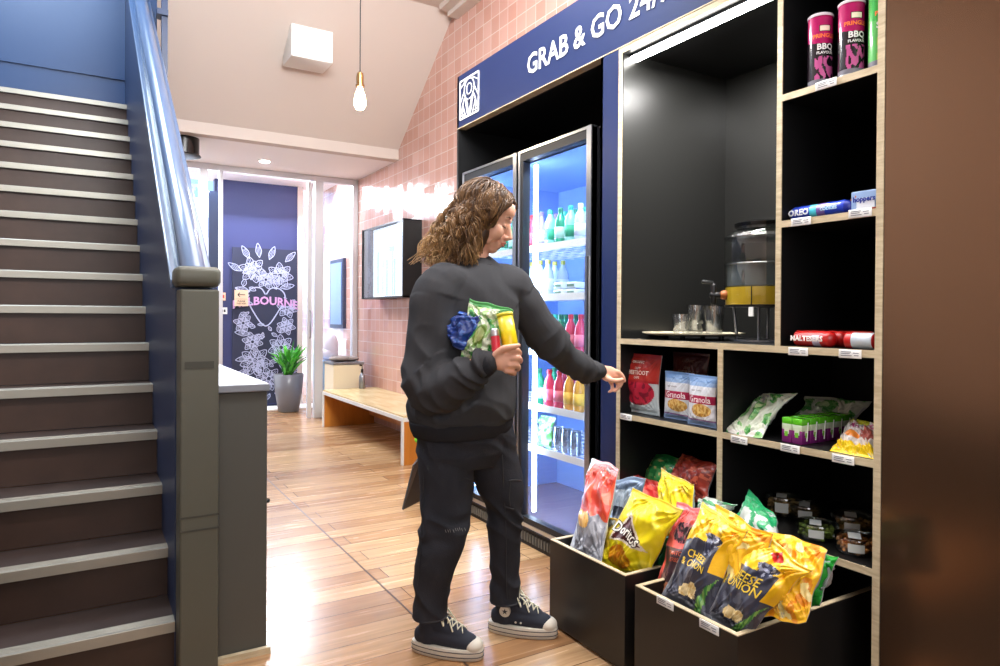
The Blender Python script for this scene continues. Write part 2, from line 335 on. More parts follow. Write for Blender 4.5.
# grey cabinet beside the newel
cb = thing('side_cabinet', (.46, 2.9, 0), 'low grey green painted cabinet with flat top beside the newel post', 'cabinet')
mk('greige_dark', (78, 77, 72), .42, bump=(4, .1, .01), mottle=.05)
bevel(MB().box(.384, .551, 2.54, 3.75, 0, .945).build('body', 'greige_dark', cb), .004)
mk('cabinet_top', (128, 131, 140), .35)
bevel(MB().box(.378, .557, 2.525, 3.77, .945, .972).build('top', 'cabinet_top', cb), .004)
g = MB(); g.tube([(.551, 2.60, .53), (.566, 2.60, .53)], .009, 10); g.build('latch', 'black_gloss', cb)
tag(MB().box(.34, .56, 2.515, 2.535, 0, .022).build('floor_strip', 'ply'), 'thin raw timber strip on the floor at the cabinet foot', 'trim')
# unseen low cabinet, added so the brown panel's lower half reflects black
lc_ = thing('low_cabinet', (-.45, 1.4, 0), 'low matt black cabinet opposite the snack shelves, left of the view', 'cabinet')
bevel(MB().box(-.66, -.27, .25, 2.42, .04, .60).build('body', 'black_laminate', lc_)); bevel(MB().box(-.68, -.26, .24, 2.44, .60, .625).build('top', 'black_laminate', lc_)); MB().box(-.64, -.30, .28, 2.40, 0, .04).build('plinth', 'black_laminate', lc_)
tag(bevel(MB().box(-.2, 1.42, .3, 1.55, 0, .012).build('floor_mat', 'black_laminate')), 'black floor mat in front of the tall brown cupboard, nearest the camera', 'mat')  # unseen mat, added to keep bright floor out of the panel's reflection
q0, q1 = A(268, 478, Z=0), A(417, 622, Z=0); jx = (q0.x+q1.x)/2
struct('trim_floor_joint', MB().box(jx-.004, jx+.004, 1.9, 6.2, -.001, .0008), 'riser')
# ceiling fittings -------------------------------------------------
bx = MB(); bx.obox(Matrix.Translation((1.62, 5.95, 3.53)), .355, .30, .27, .006)
tag(bx.build('ceiling_box', 'white', smooth=True, auto=40), 'white boxed fitting hanging from the sloped beige ceiling', 'vent box')
pl = thing('pendant_light', (1.337, 3.8, 3.95), 'bare pear shaped bulb on a thin dark cord below the sloped ceiling', 'pendant light')
mk('brass', (150, 112, 70), .3, .9)
MB().tube([(1.337, 3.8, 3.95), (1.337, 3.8, 2.62)], .0035, 6).build('cord', 'black_laminate', pl)
MB().lathe([(.008, 2.628), (.018, 2.62), (.021, 2.60), (.021, 2.555), (.026, 2.552), (.026, 2.54)], (1.337, 3.8, 0), 20).build('socket', 'brass', pl, smooth=True, auto=40)
mk('bulb_glow', (255, 238, 205), .5, emit=9)
MB().lathe([(.013, 2.545), (.017, 2.53), (.030, 2.49), (.036, 2.455), (.033, 2.43), (.022, 2.413), (.006, 2.407)], (1.337, 3.8, 0), 20).build('bulb', 'bulb_glow', pl, smooth=True)
lp = bpy.data.lights.new('pendant_point', 'POINT'); lp.energy = 12; lp.color = (1, .82, .6); lp.shadow_soft_size = .04
lo = bpy.data.objects.new('pendant_point', lp); C.objects.link(lo); lo.location = (1.337, 3.8, 2.37)
mk('downlight_glow', (255, 246, 232), .5, emit=30)
dl = thing('downlight', (1.60, 7.55, 2.867), 'small round recessed downlight glowing in the white soffit', 'downlight')
MB().lathe([(.045, 2.867), (.068, 2.867), (.068, 2.860), (.055, 2.860)], (1.60, 7.55, 0), 24).build('ring', 'white', dl)
MB().lathe([(.052, 2.861), (.050, 2.855), (.001, 2.853)], (1.60, 7.55, 0), 24).build('lens', 'downlight_glow', dl)
sp = thing('surface_spotlight', (.75, 6.99, 2.86), 'black cylindrical ceiling light mounted on the soffit beside the stair rail', 'ceiling light')
MB().lathe([(.135, 2.867), (.135, 2.71), (.130, 2.705)], (.75, 6.99, 0), 32).build('housing', 'black_gloss', sp, smooth=True, auto=40)
MB().lathe([(.145, 2.712), (.150, 2.70), (.12, 2.692), (.01, 2.692)], (.75, 6.99, 0), 32).build('rim', 'black_laminate', sp, smooth=True, auto=40)
# upper landing post, seen above the rail
up = MB(); up.box(.43, .47, 5.35, 5.40, 2.9, 3.95).box(.40, .47, 5.32, 5.43, 3.32, 3.36)
tag(up.build('landing_post', 'navy_string'), 'dark blue post rising behind the top of the stair rail', 'post')

# ------------------------------------------------------------------ entry: glazed screen at Y = 8.05
YF = 8.05
def frame_piece(name, x0, x1, z0, z1, y0=8.02, y1=8.09, m='frame_white'):
    return struct(name, MB().box(x0, x1, y0, y1, z0, z1), m)
struct('wall_entry', MB().box(-2.05, .30, 6.7, 8.2, 0, 4), 'ceiling_beige')
en = thing('entry_screen', (1.6, YF, 0), 'white metal framed glass entry screen with sidelights around the open doorway', 'glazed screen')
def fr(x0, x1, z0, z1, name='mullion', y0=8.01, y1=8.09): return bevel(MB().box(x0, x1, y0, y1, z0, z1).build(name, 'frame_white', en), .004, 1)
fr(.30, 2.8, 2.80, 2.867, 'head_rail'); fr(1.015, 1.10, 0, 2.8); fr(.30, .345, 0, 2.8); fr(2.275, 2.375, 0, 2.8); fr(2.735, 2.8, 0, 2.8); fr(2.375, 2.735, 0, .09, 'bottom_rail'); fr(.345, 1.015, 0, .09, 'bottom_rail')
fr(2.185, 2.235, .01, 2.78, 'door_stile', 7.99, 8.04)
MB().box(2.375, 2.735, 8.045, 8.055, .09, 2.8).build('glass_pane', 'glass', en); MB().box(.345, 1.015, 8.045, 8.055, .09, 2.8).build('glass_pane', 'glass', en)
MB().box(1.215, 1.255, 8.0, 8.05, 0, 2.8).build('door_stile', 'frame_white', en)
MB().tube([(2.21, 7.975, .95), (2.21, 7.95, .97), (2.21, 7.95, 1.25), (2.21, 7.975, 1.27)], .008, 8).build('door_handle', 'steel', en, smooth=True)
# lobby beyond
struct('wall_lobby', MB().box(1.36, 2.47, 9.3, 9.42, 0, 3.4), 'navy_lobby')
struct('trim_lobby', MB().box(2.40, 2.47, 9.27, 9.30, 0, 3.4), 'ceiling_beige')
struct('ceiling_lobby', MB().box(-1.2, 2.8, 8.12, 9.5, 2.95, 3.02), 'soffit_white')
struct('trim_threshold', MB().box(1.0, 2.8, 8.9, 9.3, 0, .012), 'white')
# street side: pale facade across the way, seen through the sidelight
fc = thing('street_facade', (1, 16, 0), 'pale sunlit building front with blue window bands outside the sidelight', 'building')
mk('facade', (236, 240, 246), .8); mk('facade_band', (112, 142, 186), .3)
MB().box(-6, 7, 16, 16.3, 0, 9).build('wall', 'facade', fc)
for z in (.9, 2.9, 3.75, 5.6, 7.2): MB().box(-5.8, 6.8, 15.95, 16, z, z+.42).build('window_band', 'facade_band', fc)
struct('floor_street', MB().box(-9, 12, 12.5, 16, -.08, -.02), 'facade')
# dark grille post seen in the gap left of the navy wall
gp = thing('gate_post', (1.22, 8.8, 0), 'dark blue gate post with lock box in the gap beside the navy wall', 'gate post')
MB().box(1.235, 1.36, 8.9, 8.96, 1.75, 2.72).build('panel', 'navy_string', gp)
MB().box(1.26, 1.33, 8.88, 8.93, 1.3, 1.8).build('lock_box', 'navy_string', gp)
MB().box(1.24, 1.36, 8.9, 8.96, 0, 1.12).build('panel', 'navy_string', gp)

# ------------------------------------------------------------------ chalk mural on the navy wall
mu = thing('chalk_mural', (1.98, 9.28, 1.1), 'chalkboard mural with white flowers, heart and pink banner lettering on the navy wall', 'mural')
mk('chalkboard', (40, 44, 66), .75); mk('chalk', (176, 182, 212), .9); mk('chalk_pink', (196, 150, 196), .9)
MB().box(1.57, 2.395, 9.27, 9.299, .05, 2.09).build('board', 'chalkboard', mu)
ck = MB(); rng = random.Random(5)
def mur(x, z, d=0): return (1.57+x*.83, 9.268-d, .05+z*2.04)
STK = [0]
def stroke(pts, wd=.011, d=0, mb=None):
    P = cr([(p[0]*.83, p[1]*2.04) for p in pts], 5) if len(pts) > 2 else [np.array((p[0]*.83, p[1]*2.04)) for p in pts]
    if not d: STK[0] += 1; d = STK[0]*1.2e-5
    for a, b in zip(P[:-1], P[1:]):
        t = b-a; L_ = np.hypot(*t); wd_ = wd*.72
        if L_ < 1e-6: continue
        n_ = np.array((-t[1], t[0]))/L_*wd_/2; q = [a-n_, b-n_, b+n_, a+n_]
        (mb or ck).add([(1.57+v[0], 9.2675-d, .05+v[1]) for v in q], [(0, 1, 2, 3)])
def petal(cx, cz, a, L_, wd, fill=2):
    ca, sa = cos(a), sin(a)
    def q(u, v): return (cx+(u*ca-v*sa)/.83, cz+(u*sa+v*ca)/2.04)
    stroke([q(0, 0), q(L_*.4, wd), q(L_*.8, wd*.6), q(L_, 0)], .013); stroke([q(0, 0), q(L_*.4, -wd), q(L_*.8, -wd*.6), q(L_, 0)], .013)
    for k in range(fill): stroke([q(L_*.15, (k-(fill-1)/2)*wd*.5), q(L_*.75, (k-(fill-1)/2)*wd*.45)], .008)
def flower(cx, cz, R_, n_, lay=2):
    for l in range(lay):
        for k in range(n_): a = 2*pi*(k+.5*l)/n_+.3; r0 = R_*(.25+.3*l); petal(cx+cos(a)*r0*.6/.83, cz+sin(a)*r0*.6/2.04, a, R_*(.55+.15*l), R_*.24, 2)
    stroke([(cx+cos(t)*R_*.2/.83, cz+sin(t)*R_*.2/2.04) for t in np.linspace(0, 2*pi, 9)], .012)
flower(.30, .86, .17, 6); flower(.72, .83, .17, 7); flower(.50, .80, .12, 6); flower(.84, .62, .14, 6); flower(.16, .52, .12, 6)
flower(.34, .28, .19, 7); flower(.74, .36, .17, 7); flower(.30, .40, .13, 6); flower(.55, .16, .16, 6); flower(.86, .18, .13, 5); flower(.14, .14, .13, 5); flower(.82, .50, .12, 6)
for a, x, z in ((2.1, .25, .93), (1.7, .4, .94), (1.2, .55, .93), (2.6, .13, .85), (.8, .8, .92), (2.9, .26, .72), (.2, .72, .75), (3.0, .26, .45), (3.3, .27, .3), (-.3, .72, .3), (3.5, .26, .22), (-.9, .7, .08), (-1.8, .4, .08)): petal(x, z, a, .19, .035, 3)
for i in range(80):
    x, z = rng.uniform(.12, .86), rng.uniform(.06, .88)
    if .25 < x < .75 and .52 < z < .73: continue
    petal(x, z, rng.uniform(0, 2*pi), rng.uniform(.06, .13), rng.uniform(.014, .03), 1)
H_ = [(.5, .70), (.42, .745), (.28, .74), (.22, .69), (.30, .60), (.5, .50), (.70, .60), (.80, .69), (.72, .74), (.58, .745), (.5, .70)]
hb = MB(); hb.add([(1.57+x*.83, 9.2665, .05+z*2.04) for x, z in H_[:-1]], [tuple(range(10))]); hb.build('heart', 'chalkboard', mu)
ck2 = MB(); stroke(H_, .022, .002, ck2); ck2.build('heart_outline', 'chalk', mu)
ck.build('chalk_flowers', 'chalk', mu)
bn = MB(); bn.add([(1.57+x*.83, 9.2638, .05+z*2.04) for x, z in [(.12, .625), (.5, .655), (.88, .625), (.88, .675), (.5, .705), (.12, .675)]], [(0, 1, 4, 5), (1, 2, 3, 4)]); bn.build('banner', 'chalkboard', mu)
tx = MB(); tx.text('MELBOURNE', lambda x, y: (1.985+x, 9.262, 1.40+y-.35*x*x), .145, .03); tx.build('lettering', 'chalk_pink', mu)
sg = thing('direction_sign', (1.66, 9.2, 1.43), 'small beige sign with a left arrow fixed over the chalk mural', 'sign')
mk('tan_sign', (226, 190, 160), .6)
MB().box(1.585, 1.75, 9.20, 9.215, 1.33, 1.535).box(1.62, 1.715, 9.215, 9.255, 1.40, 1.46).build('plate', 'tan_sign', sg)
ar = MB(); frs = lambda x, z, d: (1.667+x, 9.199-d, 1.475+z)
ar.bar((-.045, 0), (.045, 0), .010, .001, frs); ar.bar((-.045, 0), (-.018, .026), .010, .001, frs); ar.bar((-.045, 0), (-.018, -.026), .010, .001, frs)
ar.text('PLEASE', lambda x, z: (1.667+x, 9.198, 1.39+z), .03); ar.text('THIS WAY', lambda x, z: (1.667+x, 9.198, 1.36+z), .026); ar.bar((-.07, -.055), (.07, -.055), .003, .001, frs); ar.build('print', 'black_laminate', sg)
rs = thing('notice_plate', (1.455, 9.28, 1.45), 'small red and tan notice plate on the navy wall above the white one', 'sign')
MB().box(1.425, 1.49, 9.285, 9.30, 1.40, 1.50).build('plate', 'tan_sign', rs); mk('sign_red', (190, 60, 50), .5); MB().box(1.44, 1.475, 9.283, 9.285, 1.43, 1.47).build('mark', 'sign_red', rs)
wp = thing('switch_plate', (1.465, 9.28, 1.27), 'small white switch plate on the navy wall under the red notice', 'switch')
MB().box(1.42, 1.51, 9.285, 9.30, 1.225, 1.31).build('plate', 'white', wp); MB().box(1.44, 1.46, 9.28, 9.285, 1.25, 1.285).build('button', 'black_laminate', wp); MB().box(1.47, 1.49, 9.28, 9.285, 1.25, 1.285).build('button', 'black_laminate', wp)

# potted plant ------------------------------------------------------
pp = thing('potted_plant', (2.15, 8.72, 0), 'leafy green plant in a tall grey pot by the entry doorway', 'plant')
mk('pot_grey', (112, 114, 122), .35, coat=.3); mk('soil', (50, 38, 30), .9)
MB().lathe([(.10, 0), (.125, .01), (.165, .25), (.185, .47), (.178, .475), (.165, .46), (.02, .44)], (2.15, 8.72, 0), 32).build('pot', 'pot_grey', pp, smooth=True, auto=60)
MB().lathe([(.168, .44), (.01, .455)], (2.15, 8.72, 0), 20).build('soil', 'soil', pp)
rng = random.Random(3); lf = MB()
for i in range(95):
    a = rng.uniform(0, 2*pi); L_ = rng.uniform(.16, .32); lean = rng.uniform(.1, .75); base = Vector((2.15+.08*cos(a)*rng.random(), 8.72+.08*sin(a)*rng.random(), .45+rng.uniform(0, .16)))
    d = Vector((cos(a)*sin(lean), sin(a)*sin(lean), cos(lean))); side = d.cross(Vector((0, 0, 1))).normalized(); g = rng.random()
    lf.col = lin((40+60*g, 110+90*g, 40+30*g)); vs = []
    for k in range(6):
        t = k/5; wd = .028*sin(pi*min(1, t*.92+.08))**.8+.001; c_ = base+d*L_*t+Vector((d.x, d.y, -.25))*(.16*t*t)*lean
        up_ = side.cross(d).normalized()*wd*.35
        vs += [c_-side*wd+up_, c_, c_+side*wd+up_]
    fs = []
    for k in range(5): fs += [(3*k, 3*k+1, 3*k+4, 3*k+3), (3*k+1, 3*k+2, 3*k+5, 3*k+4)]
    lf.add(vs, fs)
fo = lf.build('foliage', 'gloss', pp, smooth=True); tag(fo, kind='stuff')
sm = fo.modifiers.new('s', 'SOLIDIFY'); sm.thickness = .0012

# bench, bin, spray bottle, wall cabinet -----------------------------
be = thing('bench', (2.48, 6.2, 0), 'long low plywood bench with slab ends against the tiled wall', 'bench')
o = MB().box(2.185, 2.79, 5.13, 7.36, .388, .404).build('seat_top', 'bench_top', be)
mk('laminate_edge', (232, 228, 222), .35); mk('bench_edge', (222, 220, 216), .35)
MB().box(2.178, 2.79, 5.125, 7.37, .355, .388).build('seat_board', 'bench_edge', be)
for y0 in (5.13, 7.325):
    e = MB().box(2.19, 2.76, y0, y0+.04, 0, .355).build('end_panel', 'bench_side', be); MB().box(2.178, 2.19, y0, y0+.04, 0, .355).build('edging', 'bench_edge', e)
MB().box(2.70, 2.74, 5.17, 7.325, .1, .355).build('back_board', 'bench_side', be)
mk('lime', (120, 220, 60), .5); MB().tube([(2.30, 5.127, .20), (2.34, 5.125, .215), (2.40, 5.127, .20)], .022, 8, 3, .3).build('sticker', 'lime', be, smooth=True)
bi = thing('waste_bin', (2.5, 7.62, 0), 'cream box shaped bin standing behind the far end of the bench', 'bin')
mk('cream', (226, 214, 186), .5)
bevel(MB().box(2.33, 2.68, 7.46, 7.80, 0, .66).build('body', 'cream', bi), .01); bevel(MB().box(2.32, 2.69, 7.45, 7.81, .66, .69).build('lid', 'steel', bi), .006)
cl = MB(); cl.ell((2.45, 7.6, .725), (.13, .10, .035)).ell((2.58, 7.6, .72), (.09, .09, .03)); mk('grey_cloth', (150, 140, 136), .9)
o = cl.build('folded_cloth', 'grey_cloth', smooth=True); tag(o, 'crumpled grey brown cloth lying on the cream bin', 'cloth')
sb = thing('spray_bottle', (2.60, 7.28, .404), 'grey bottle with black pump top on the far corner of the bench', 'bottle')
MB().lathe([(.03, .404), (.034, .41), (.034, .54), (.02, .57), (.013, .58)], (2.60, 7.28, 0), 20).build('body', 'steel', sb, smooth=True)
MB().lathe([(.014, .58), (.014, .62), (.006, .62), (.006, .66)], (2.60, 7.28, 0), 12).tube([(2.60, 7.28, .66), (2.57, 7.26, .665)], .009, 8).build('pump', 'black_gloss', sb, smooth=True)
wc = thing('wall_display', (2.7, 6.7, 1.8), 'dark framed shallow display cabinet with a bright lit front on the tiled wall', 'display cabinet')  # mirror cabinet; the street it reflects is set in as glowing colour
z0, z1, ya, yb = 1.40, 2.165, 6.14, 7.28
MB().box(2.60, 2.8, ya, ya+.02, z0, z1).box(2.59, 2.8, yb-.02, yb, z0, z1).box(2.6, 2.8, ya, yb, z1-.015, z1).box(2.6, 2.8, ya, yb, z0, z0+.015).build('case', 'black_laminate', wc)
mk('screen_white', (232, 240, 248), .4, emit=1.0); mk('screen_blue', (186, 204, 226), .4, emit=.8)  # glow colours standing in for mirrored daylight
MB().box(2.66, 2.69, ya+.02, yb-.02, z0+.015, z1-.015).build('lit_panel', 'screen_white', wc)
g = MB()
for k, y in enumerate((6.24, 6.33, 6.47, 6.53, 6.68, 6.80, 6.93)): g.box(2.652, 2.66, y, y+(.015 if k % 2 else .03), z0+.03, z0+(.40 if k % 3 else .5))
g.box(2.65, 2.66, 6.5, 6.62, 1.88, 1.93); g.build('rail', 'screen_blue', wc)  # upright bars belong to the painted reflection and glow with it
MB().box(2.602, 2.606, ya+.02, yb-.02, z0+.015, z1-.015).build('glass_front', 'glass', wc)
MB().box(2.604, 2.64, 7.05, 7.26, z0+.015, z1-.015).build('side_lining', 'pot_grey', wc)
# picture, pillow and blue bin behind the sidelight
pf = thing('wall_poster', (2.79, 9.2, 1.6), 'dark blue framed poster on the tiles behind the glass sidelight', 'poster')
MB().box(2.76, 2.80, 8.45, 9.0, 1.05, 1.95).build('frame', 'navy_string', pf); MB().box(2.752, 2.76, 8.5, 8.95, 1.1, 1.9).build('print', 'facade_band', pf)
mk('pale_blue', (150, 186, 224), .6); lb = thing('storage_box', (2.58, 8.6, 0), 'pale blue upright box standing behind the glass sidelight', 'box')
bevel(MB().box(2.46, 2.72, 8.3, 8.6, 0, .62).build('body', 'pale_blue', lb), .01); bevel(MB().box(2.45, 2.73, 8.29, 8.61, .62, .65).build('lid', 'pale_blue', lb), .006)
pw = MB(); pw.ell((2.60, 8.45, .83), (.10, .10, .17)).ell((2.58, 8.45, .735), (.12, .10, .085)); mk('pale_cloth', (214, 206, 216), .9)
tag(pw.build('bundled_cloth', 'pale_cloth', smooth=True), 'pale bundled cloth heaped on the blue box behind the sidelight', 'cloth')
# folded board leaning low by the fridge alcove
fb = MB(); p0 = A(403, 510, Z=0); p1 = A(424, 499, Z=0)
fb.add([p0, p1, p1+Vector((0, .02, .30)), p0+Vector((.10, .06, .26)), p0+Vector((0, .02, 0)), p1+Vector((0, .02, 0)), p1+Vector((0, .04, .30)), p0+Vector((.10, .08, .26))],
       [(0, 1, 2, 3), (4, 7, 6, 5), (0, 4, 5, 1), (1, 5, 6, 2), (2, 6, 7, 3), (3, 7, 4, 0)])
tag(fb.build('leaning_board', 'black_laminate'), 'low black board standing on the floor between the bench and the fridge alcove', 'board')

# ------------------------------------------------------------------ snack wall
ZT = 2.389
sgn = thing('sign_band', (X0, 2, 2.55), 'long navy sign band with white GRAB & GO 24/7 lettering above the fridge', 'sign')
MB().box(X0, X0+.05, -.8, 3.815, ZT+.008, 2.721).build('panel', 'navy', sgn)
MB().box(X0-.001, X0+.05, -.8, 3.82, ZT+.003, ZT+.008).box(X0, X0+.05, 3.815, 3.82, ZT, 2.721).build('edging', 'ply', sgn)
t = MB(); t.text('GRAB & GO 24/7', lambda x, z: (X0-.004, 3.018-x*.965, 2.537+z), .147, .016, 'LEFT'); t.build('lettering', 'white', sgn)
em = MB(); ey, ez, ew, eh = 3.66, 2.56, .235, .235
fe = lambda y, z, d: (X0-.001-d, ey-y*ew, ez+z*eh)
def eb(p, q, wd=.028): em.bar(p, q, wd, .003, fe)
for p, q in (((-.5, -.5), (.5, -.5)), ((.5, -.5), (.5, .5)), ((.5, .5), (-.5, .5)), ((-.5, .5), (-.5, -.5))): eb(p, q, .045)
for R_ in (.14, .27):
    for k in range(16): a, b_ = 2*pi*k/16, 2*pi*(k+1)/16; eb((R_*cos(a), .2+R_*sin(a)), (R_*cos(b_), .2+R_*sin(b_)), .028)
for s_ in (-1, 1):
    eb((0, -.5), (s_*.14, -.02)); eb((s_*.06, -.5), (s_*.22, .0)); eb((s_*.5, -.45), (s_*.25, .02)); eb((s_*.18, -.5), (s_*.34, -.15)); eb((s_*.34, -.5), (s_*.38, -.2)); eb((s_*.5, -.1), (s_*.27, .2)); eb((s_*.5, .3), (s_*.2, .45)); eb((0, .06), (0, -.2))
    eb((s_*.28, -.42), (s_*.42, -.42))
em.build('emblem', 'white', sgn)
un = thing('shelving_wall', (2.3, 2, 0), 'black shelving wall with raw plywood edges and open cells for snacks', 'shelving')
def board(name, y0, y1, z0, z1, depth=.62, x=X0):
    m = MB(); m.set(0).box(x+.004, x+depth, y0, y1, z0, z1); m.set(1).box(x, x+.004, y0, y1, z0, z1); return m.build(name, ['black_laminate', 'ply'], un)
D2 = .66
mk('lining', (30, 30, 30), .24, spec=.6)
board('upright', 1.123, 1.145, 0, ZT, D2); board('upright', 2.268, 2.290, 0, ZT, D2); board('upright', 1.466, 1.486, 1.126, 2.367, D2); board('upright', 1.706, 1.729, 0, 1.103, D2)
board('top_board', 1.145, 2.268, 2.367, ZT, D2); board('worktop', 1.145, 2.268, 1.103, 1.126, D2)
for z in (1.522, 1.943): board('shelf', 1.145, 1.466, z, z+.022)
for z in (.457, .779): board('shelf', 1.145, 1.706, z, z+.022)
for z in (.457, .779): board('shelf', 1.729, 2.268, z, z+.022)
MB().box(X0+D2, X0+D2+.02, 1.123, 2.29, 0, ZT).build('back_panel', 'black_laminate', un)
m = MB(); m.box(X0+D2-.004, X0+D2-.001, 1.486, 2.268, 1.126, 2.367).box(X0+.006, X0+D2, 2.264, 2.2675, 1.126, 2.367); m.build('alcove_lining', 'alcove_black', un)
sp_ = thing('led_strip', (2.06, 1.88, 2.355), 'glowing white light strip under the top of the tall drinks alcove', 'light strip')
MB().box(2.02, 2.062, 1.49, 2.264, 2.356, 2.367).build('channel', 'silver', sp_); MB().box(2.024, 2.058, 1.492, 2.262, 2.340, 2.356).build('diffuser', 'led', sp_)
area('alcove_led', (2.04, 1.87, 2.335), (2.09, 1.87, 0), .03, .76, 30, (1, .98, .95))
struct('trim_navy_pilaster', MB().box(X0, X0+.04, 2.29, 2.41, 0, ZT), 'navy')
struct('wall_alcove_side', MB().box(X0+.0, 2.8, 2.395, 2.41, 0, ZT).box(X0, 2.8, 3.80, 3.82, 0, 2.721), 'black_laminate')
struct('wall_alcove_back', MB().box(2.76, 2.79, 2.41, 3.8, 0, ZT), 'black_laminate')
struct('ceiling_alcove', MB().box(X0+.05, 2.8, 2.41, 3.8, ZT, ZT+.02), 'black_laminate')
tp = thing('tall_panel', (X0, .4, 0), 'tall glossy dark brown cupboard front at the right of the shelves', 'cupboard')
MB().box(X0, X0+.04, -.8, 1.120, 0, ZT).build('door', 'brown_panel', tp); MB().box(X0+.04, 2.75, -.8, 1.12, .0, ZT).build('body', 'black_laminate', tp)

# ------------------------------------------------------------------ fridge
fg = thing('display_fridge', (2.35, 3.1, 0), 'tall two door glass fridge with cool lit shelves in the black alcove', 'fridge')
FY0, FY1, FX0, FX1, FZ0, FZ1 = 2.463, 3.745, 2.03, 2.72, .10, 2.10
mk('fridge_inner', (138, 170, 222), .35); mk('fridge_black', (18, 18, 22), .5); mk('fridge_floor', (120, 112, 130), .25)
c = MB().box(FX0, FX1, FY0, FY0+.03, FZ0, FZ1).box(FX0, FX1, FY1-.03, FY1, FZ0, FZ1).box(FX0, FX1, FY0, FY1, FZ1-.04, FZ1+.005).box(FX0, FX1, FY0, FY1, FZ0-.02, FZ0).box(FX1-.02, FX1, FY0, FY1, FZ0, FZ1)
c.build('cabinet_shell', 'fridge_black', fg)
c = MB().box(FX1-.03, FX1-.02, FY0+.03, FY1-.03, FZ0, FZ1-.04).box(FX0+.02, FX1-.03, FY0+.03, FY0+.036, FZ0, FZ1-.04).box(FX0+.02, FX1-.03, FY1-.036, FY1-.03, FZ0, FZ1-.04).box(FX0+.02, FX1-.03, FY0+.03, FY1-.03, FZ1-.05, FZ1-.04)
c.build('liner', 'fridge_inner', fg); MB().box(FX0+.01, FX1-.03, FY0+.03, FY1-.03, FZ0, FZ0+.006).build('liner_floor', 'fridge_floor', fg)
gr = MB(); gr.box(X0+.02, FX1, FY0, FY1, .0, .085); g_ = gr.build('grille', 'fridge_black', fg)
g = MB()
for k in range(46): y = 2.50+k*.0265; g.box(X0+.012, X0+.02, y, y+.012, .022, .068)
mk('grille_slat', (120, 122, 120), .4, .3); g.build('slats', 'grille_slat', g_)
lt = MB(); lt.box(X0+.018, X0+.02, 3.25, 3.36, .03, .06); lt.build('badge', 'sign_red', fg)
def door(y0, y1):
    m = MB(); w_ = .042; m.box(X0, X0+.045, y0, y0+w_, .11, 2.10).box(X0, X0+.045, y1-w_, y1, .11, 2.10).box(X0, X0+.045, y0+w_, y1-w_, .11, .155).box(X0, X0+.045, y0+w_, y1-w_, 2.05, 2.10)
    d = m.build('door', 'fridge_black', fg)
    s = MB(); s.box(X0-.006, X0+.03, y0, y0+.035, .105, 2.105).box(X0-.004, X0+.03, y1-.016, y1, .105, 2.105).box(X0-.004, X0+.0, y0+.03, y1-.01, 2.093, 2.105).box(X0-.004, X0+.0, y0+.03, y1-.01, .105, .125); s.build('frame', 'silver', d)
    MB().box(X0+.015, X0+.02, y0+w_, y1-w_, .155, 2.05).build('glass', 'glass', d)
    return d
door(2.470, 3.095); door(3.112, 3.737)
MB().box(X0-.02, X0-.006, 2.476, 2.494, .9, 1.5).build('handle', 'silver', fg)
mk('fridge_led', (205, 226, 255), .5, emit=16)
for y in (3.055, 3.15, 2.53, 3.69):
    MB().tube([(FX0+.035, y, .17), (FX0+.035, y, 2.03)], .013, 8).build('light_tube', 'fridge_led', fg)
for yy in (2.80, 3.42): area('fridge_light', (2.09, yy, 2.02), (2.42, yy, 1.0), .5, .04, 3.0, (.50, .72, 1))
area('fridge_side_light', (FX0+.05, 3.04, 1.1), (2.5, 2.75, 1.1), .03, 1.8, 4.5, (.50, .72, 1))
area('fridge_side_light', (FX0+.05, 3.68, 1.1), (2.5, 3.4, 1.1), .03, 1.8, 4.5, (.50, .72, 1))
ws = []
for (a, b_) in ((2.50, 3.10), (3.11, 3.71)):
    for z in (.50, .73, 1.03, 1.327, 1.595):
        m = MB()
        for k in range(9): x = FX0+.07+k*.065; m.tube([(x, a, z), (x, b_, z)], .003, 5)
        for k in range(7): y = a+(b_-a)*k/6; m.tube([(FX0+.06, y, z-.004), (FX1-.05, y, z-.004)], .003, 5)
        m.box(FX0+.052, FX0+.058, a, b_, z-.022, z+.014); sh = m.build('wire_shelf', 'white', fg)
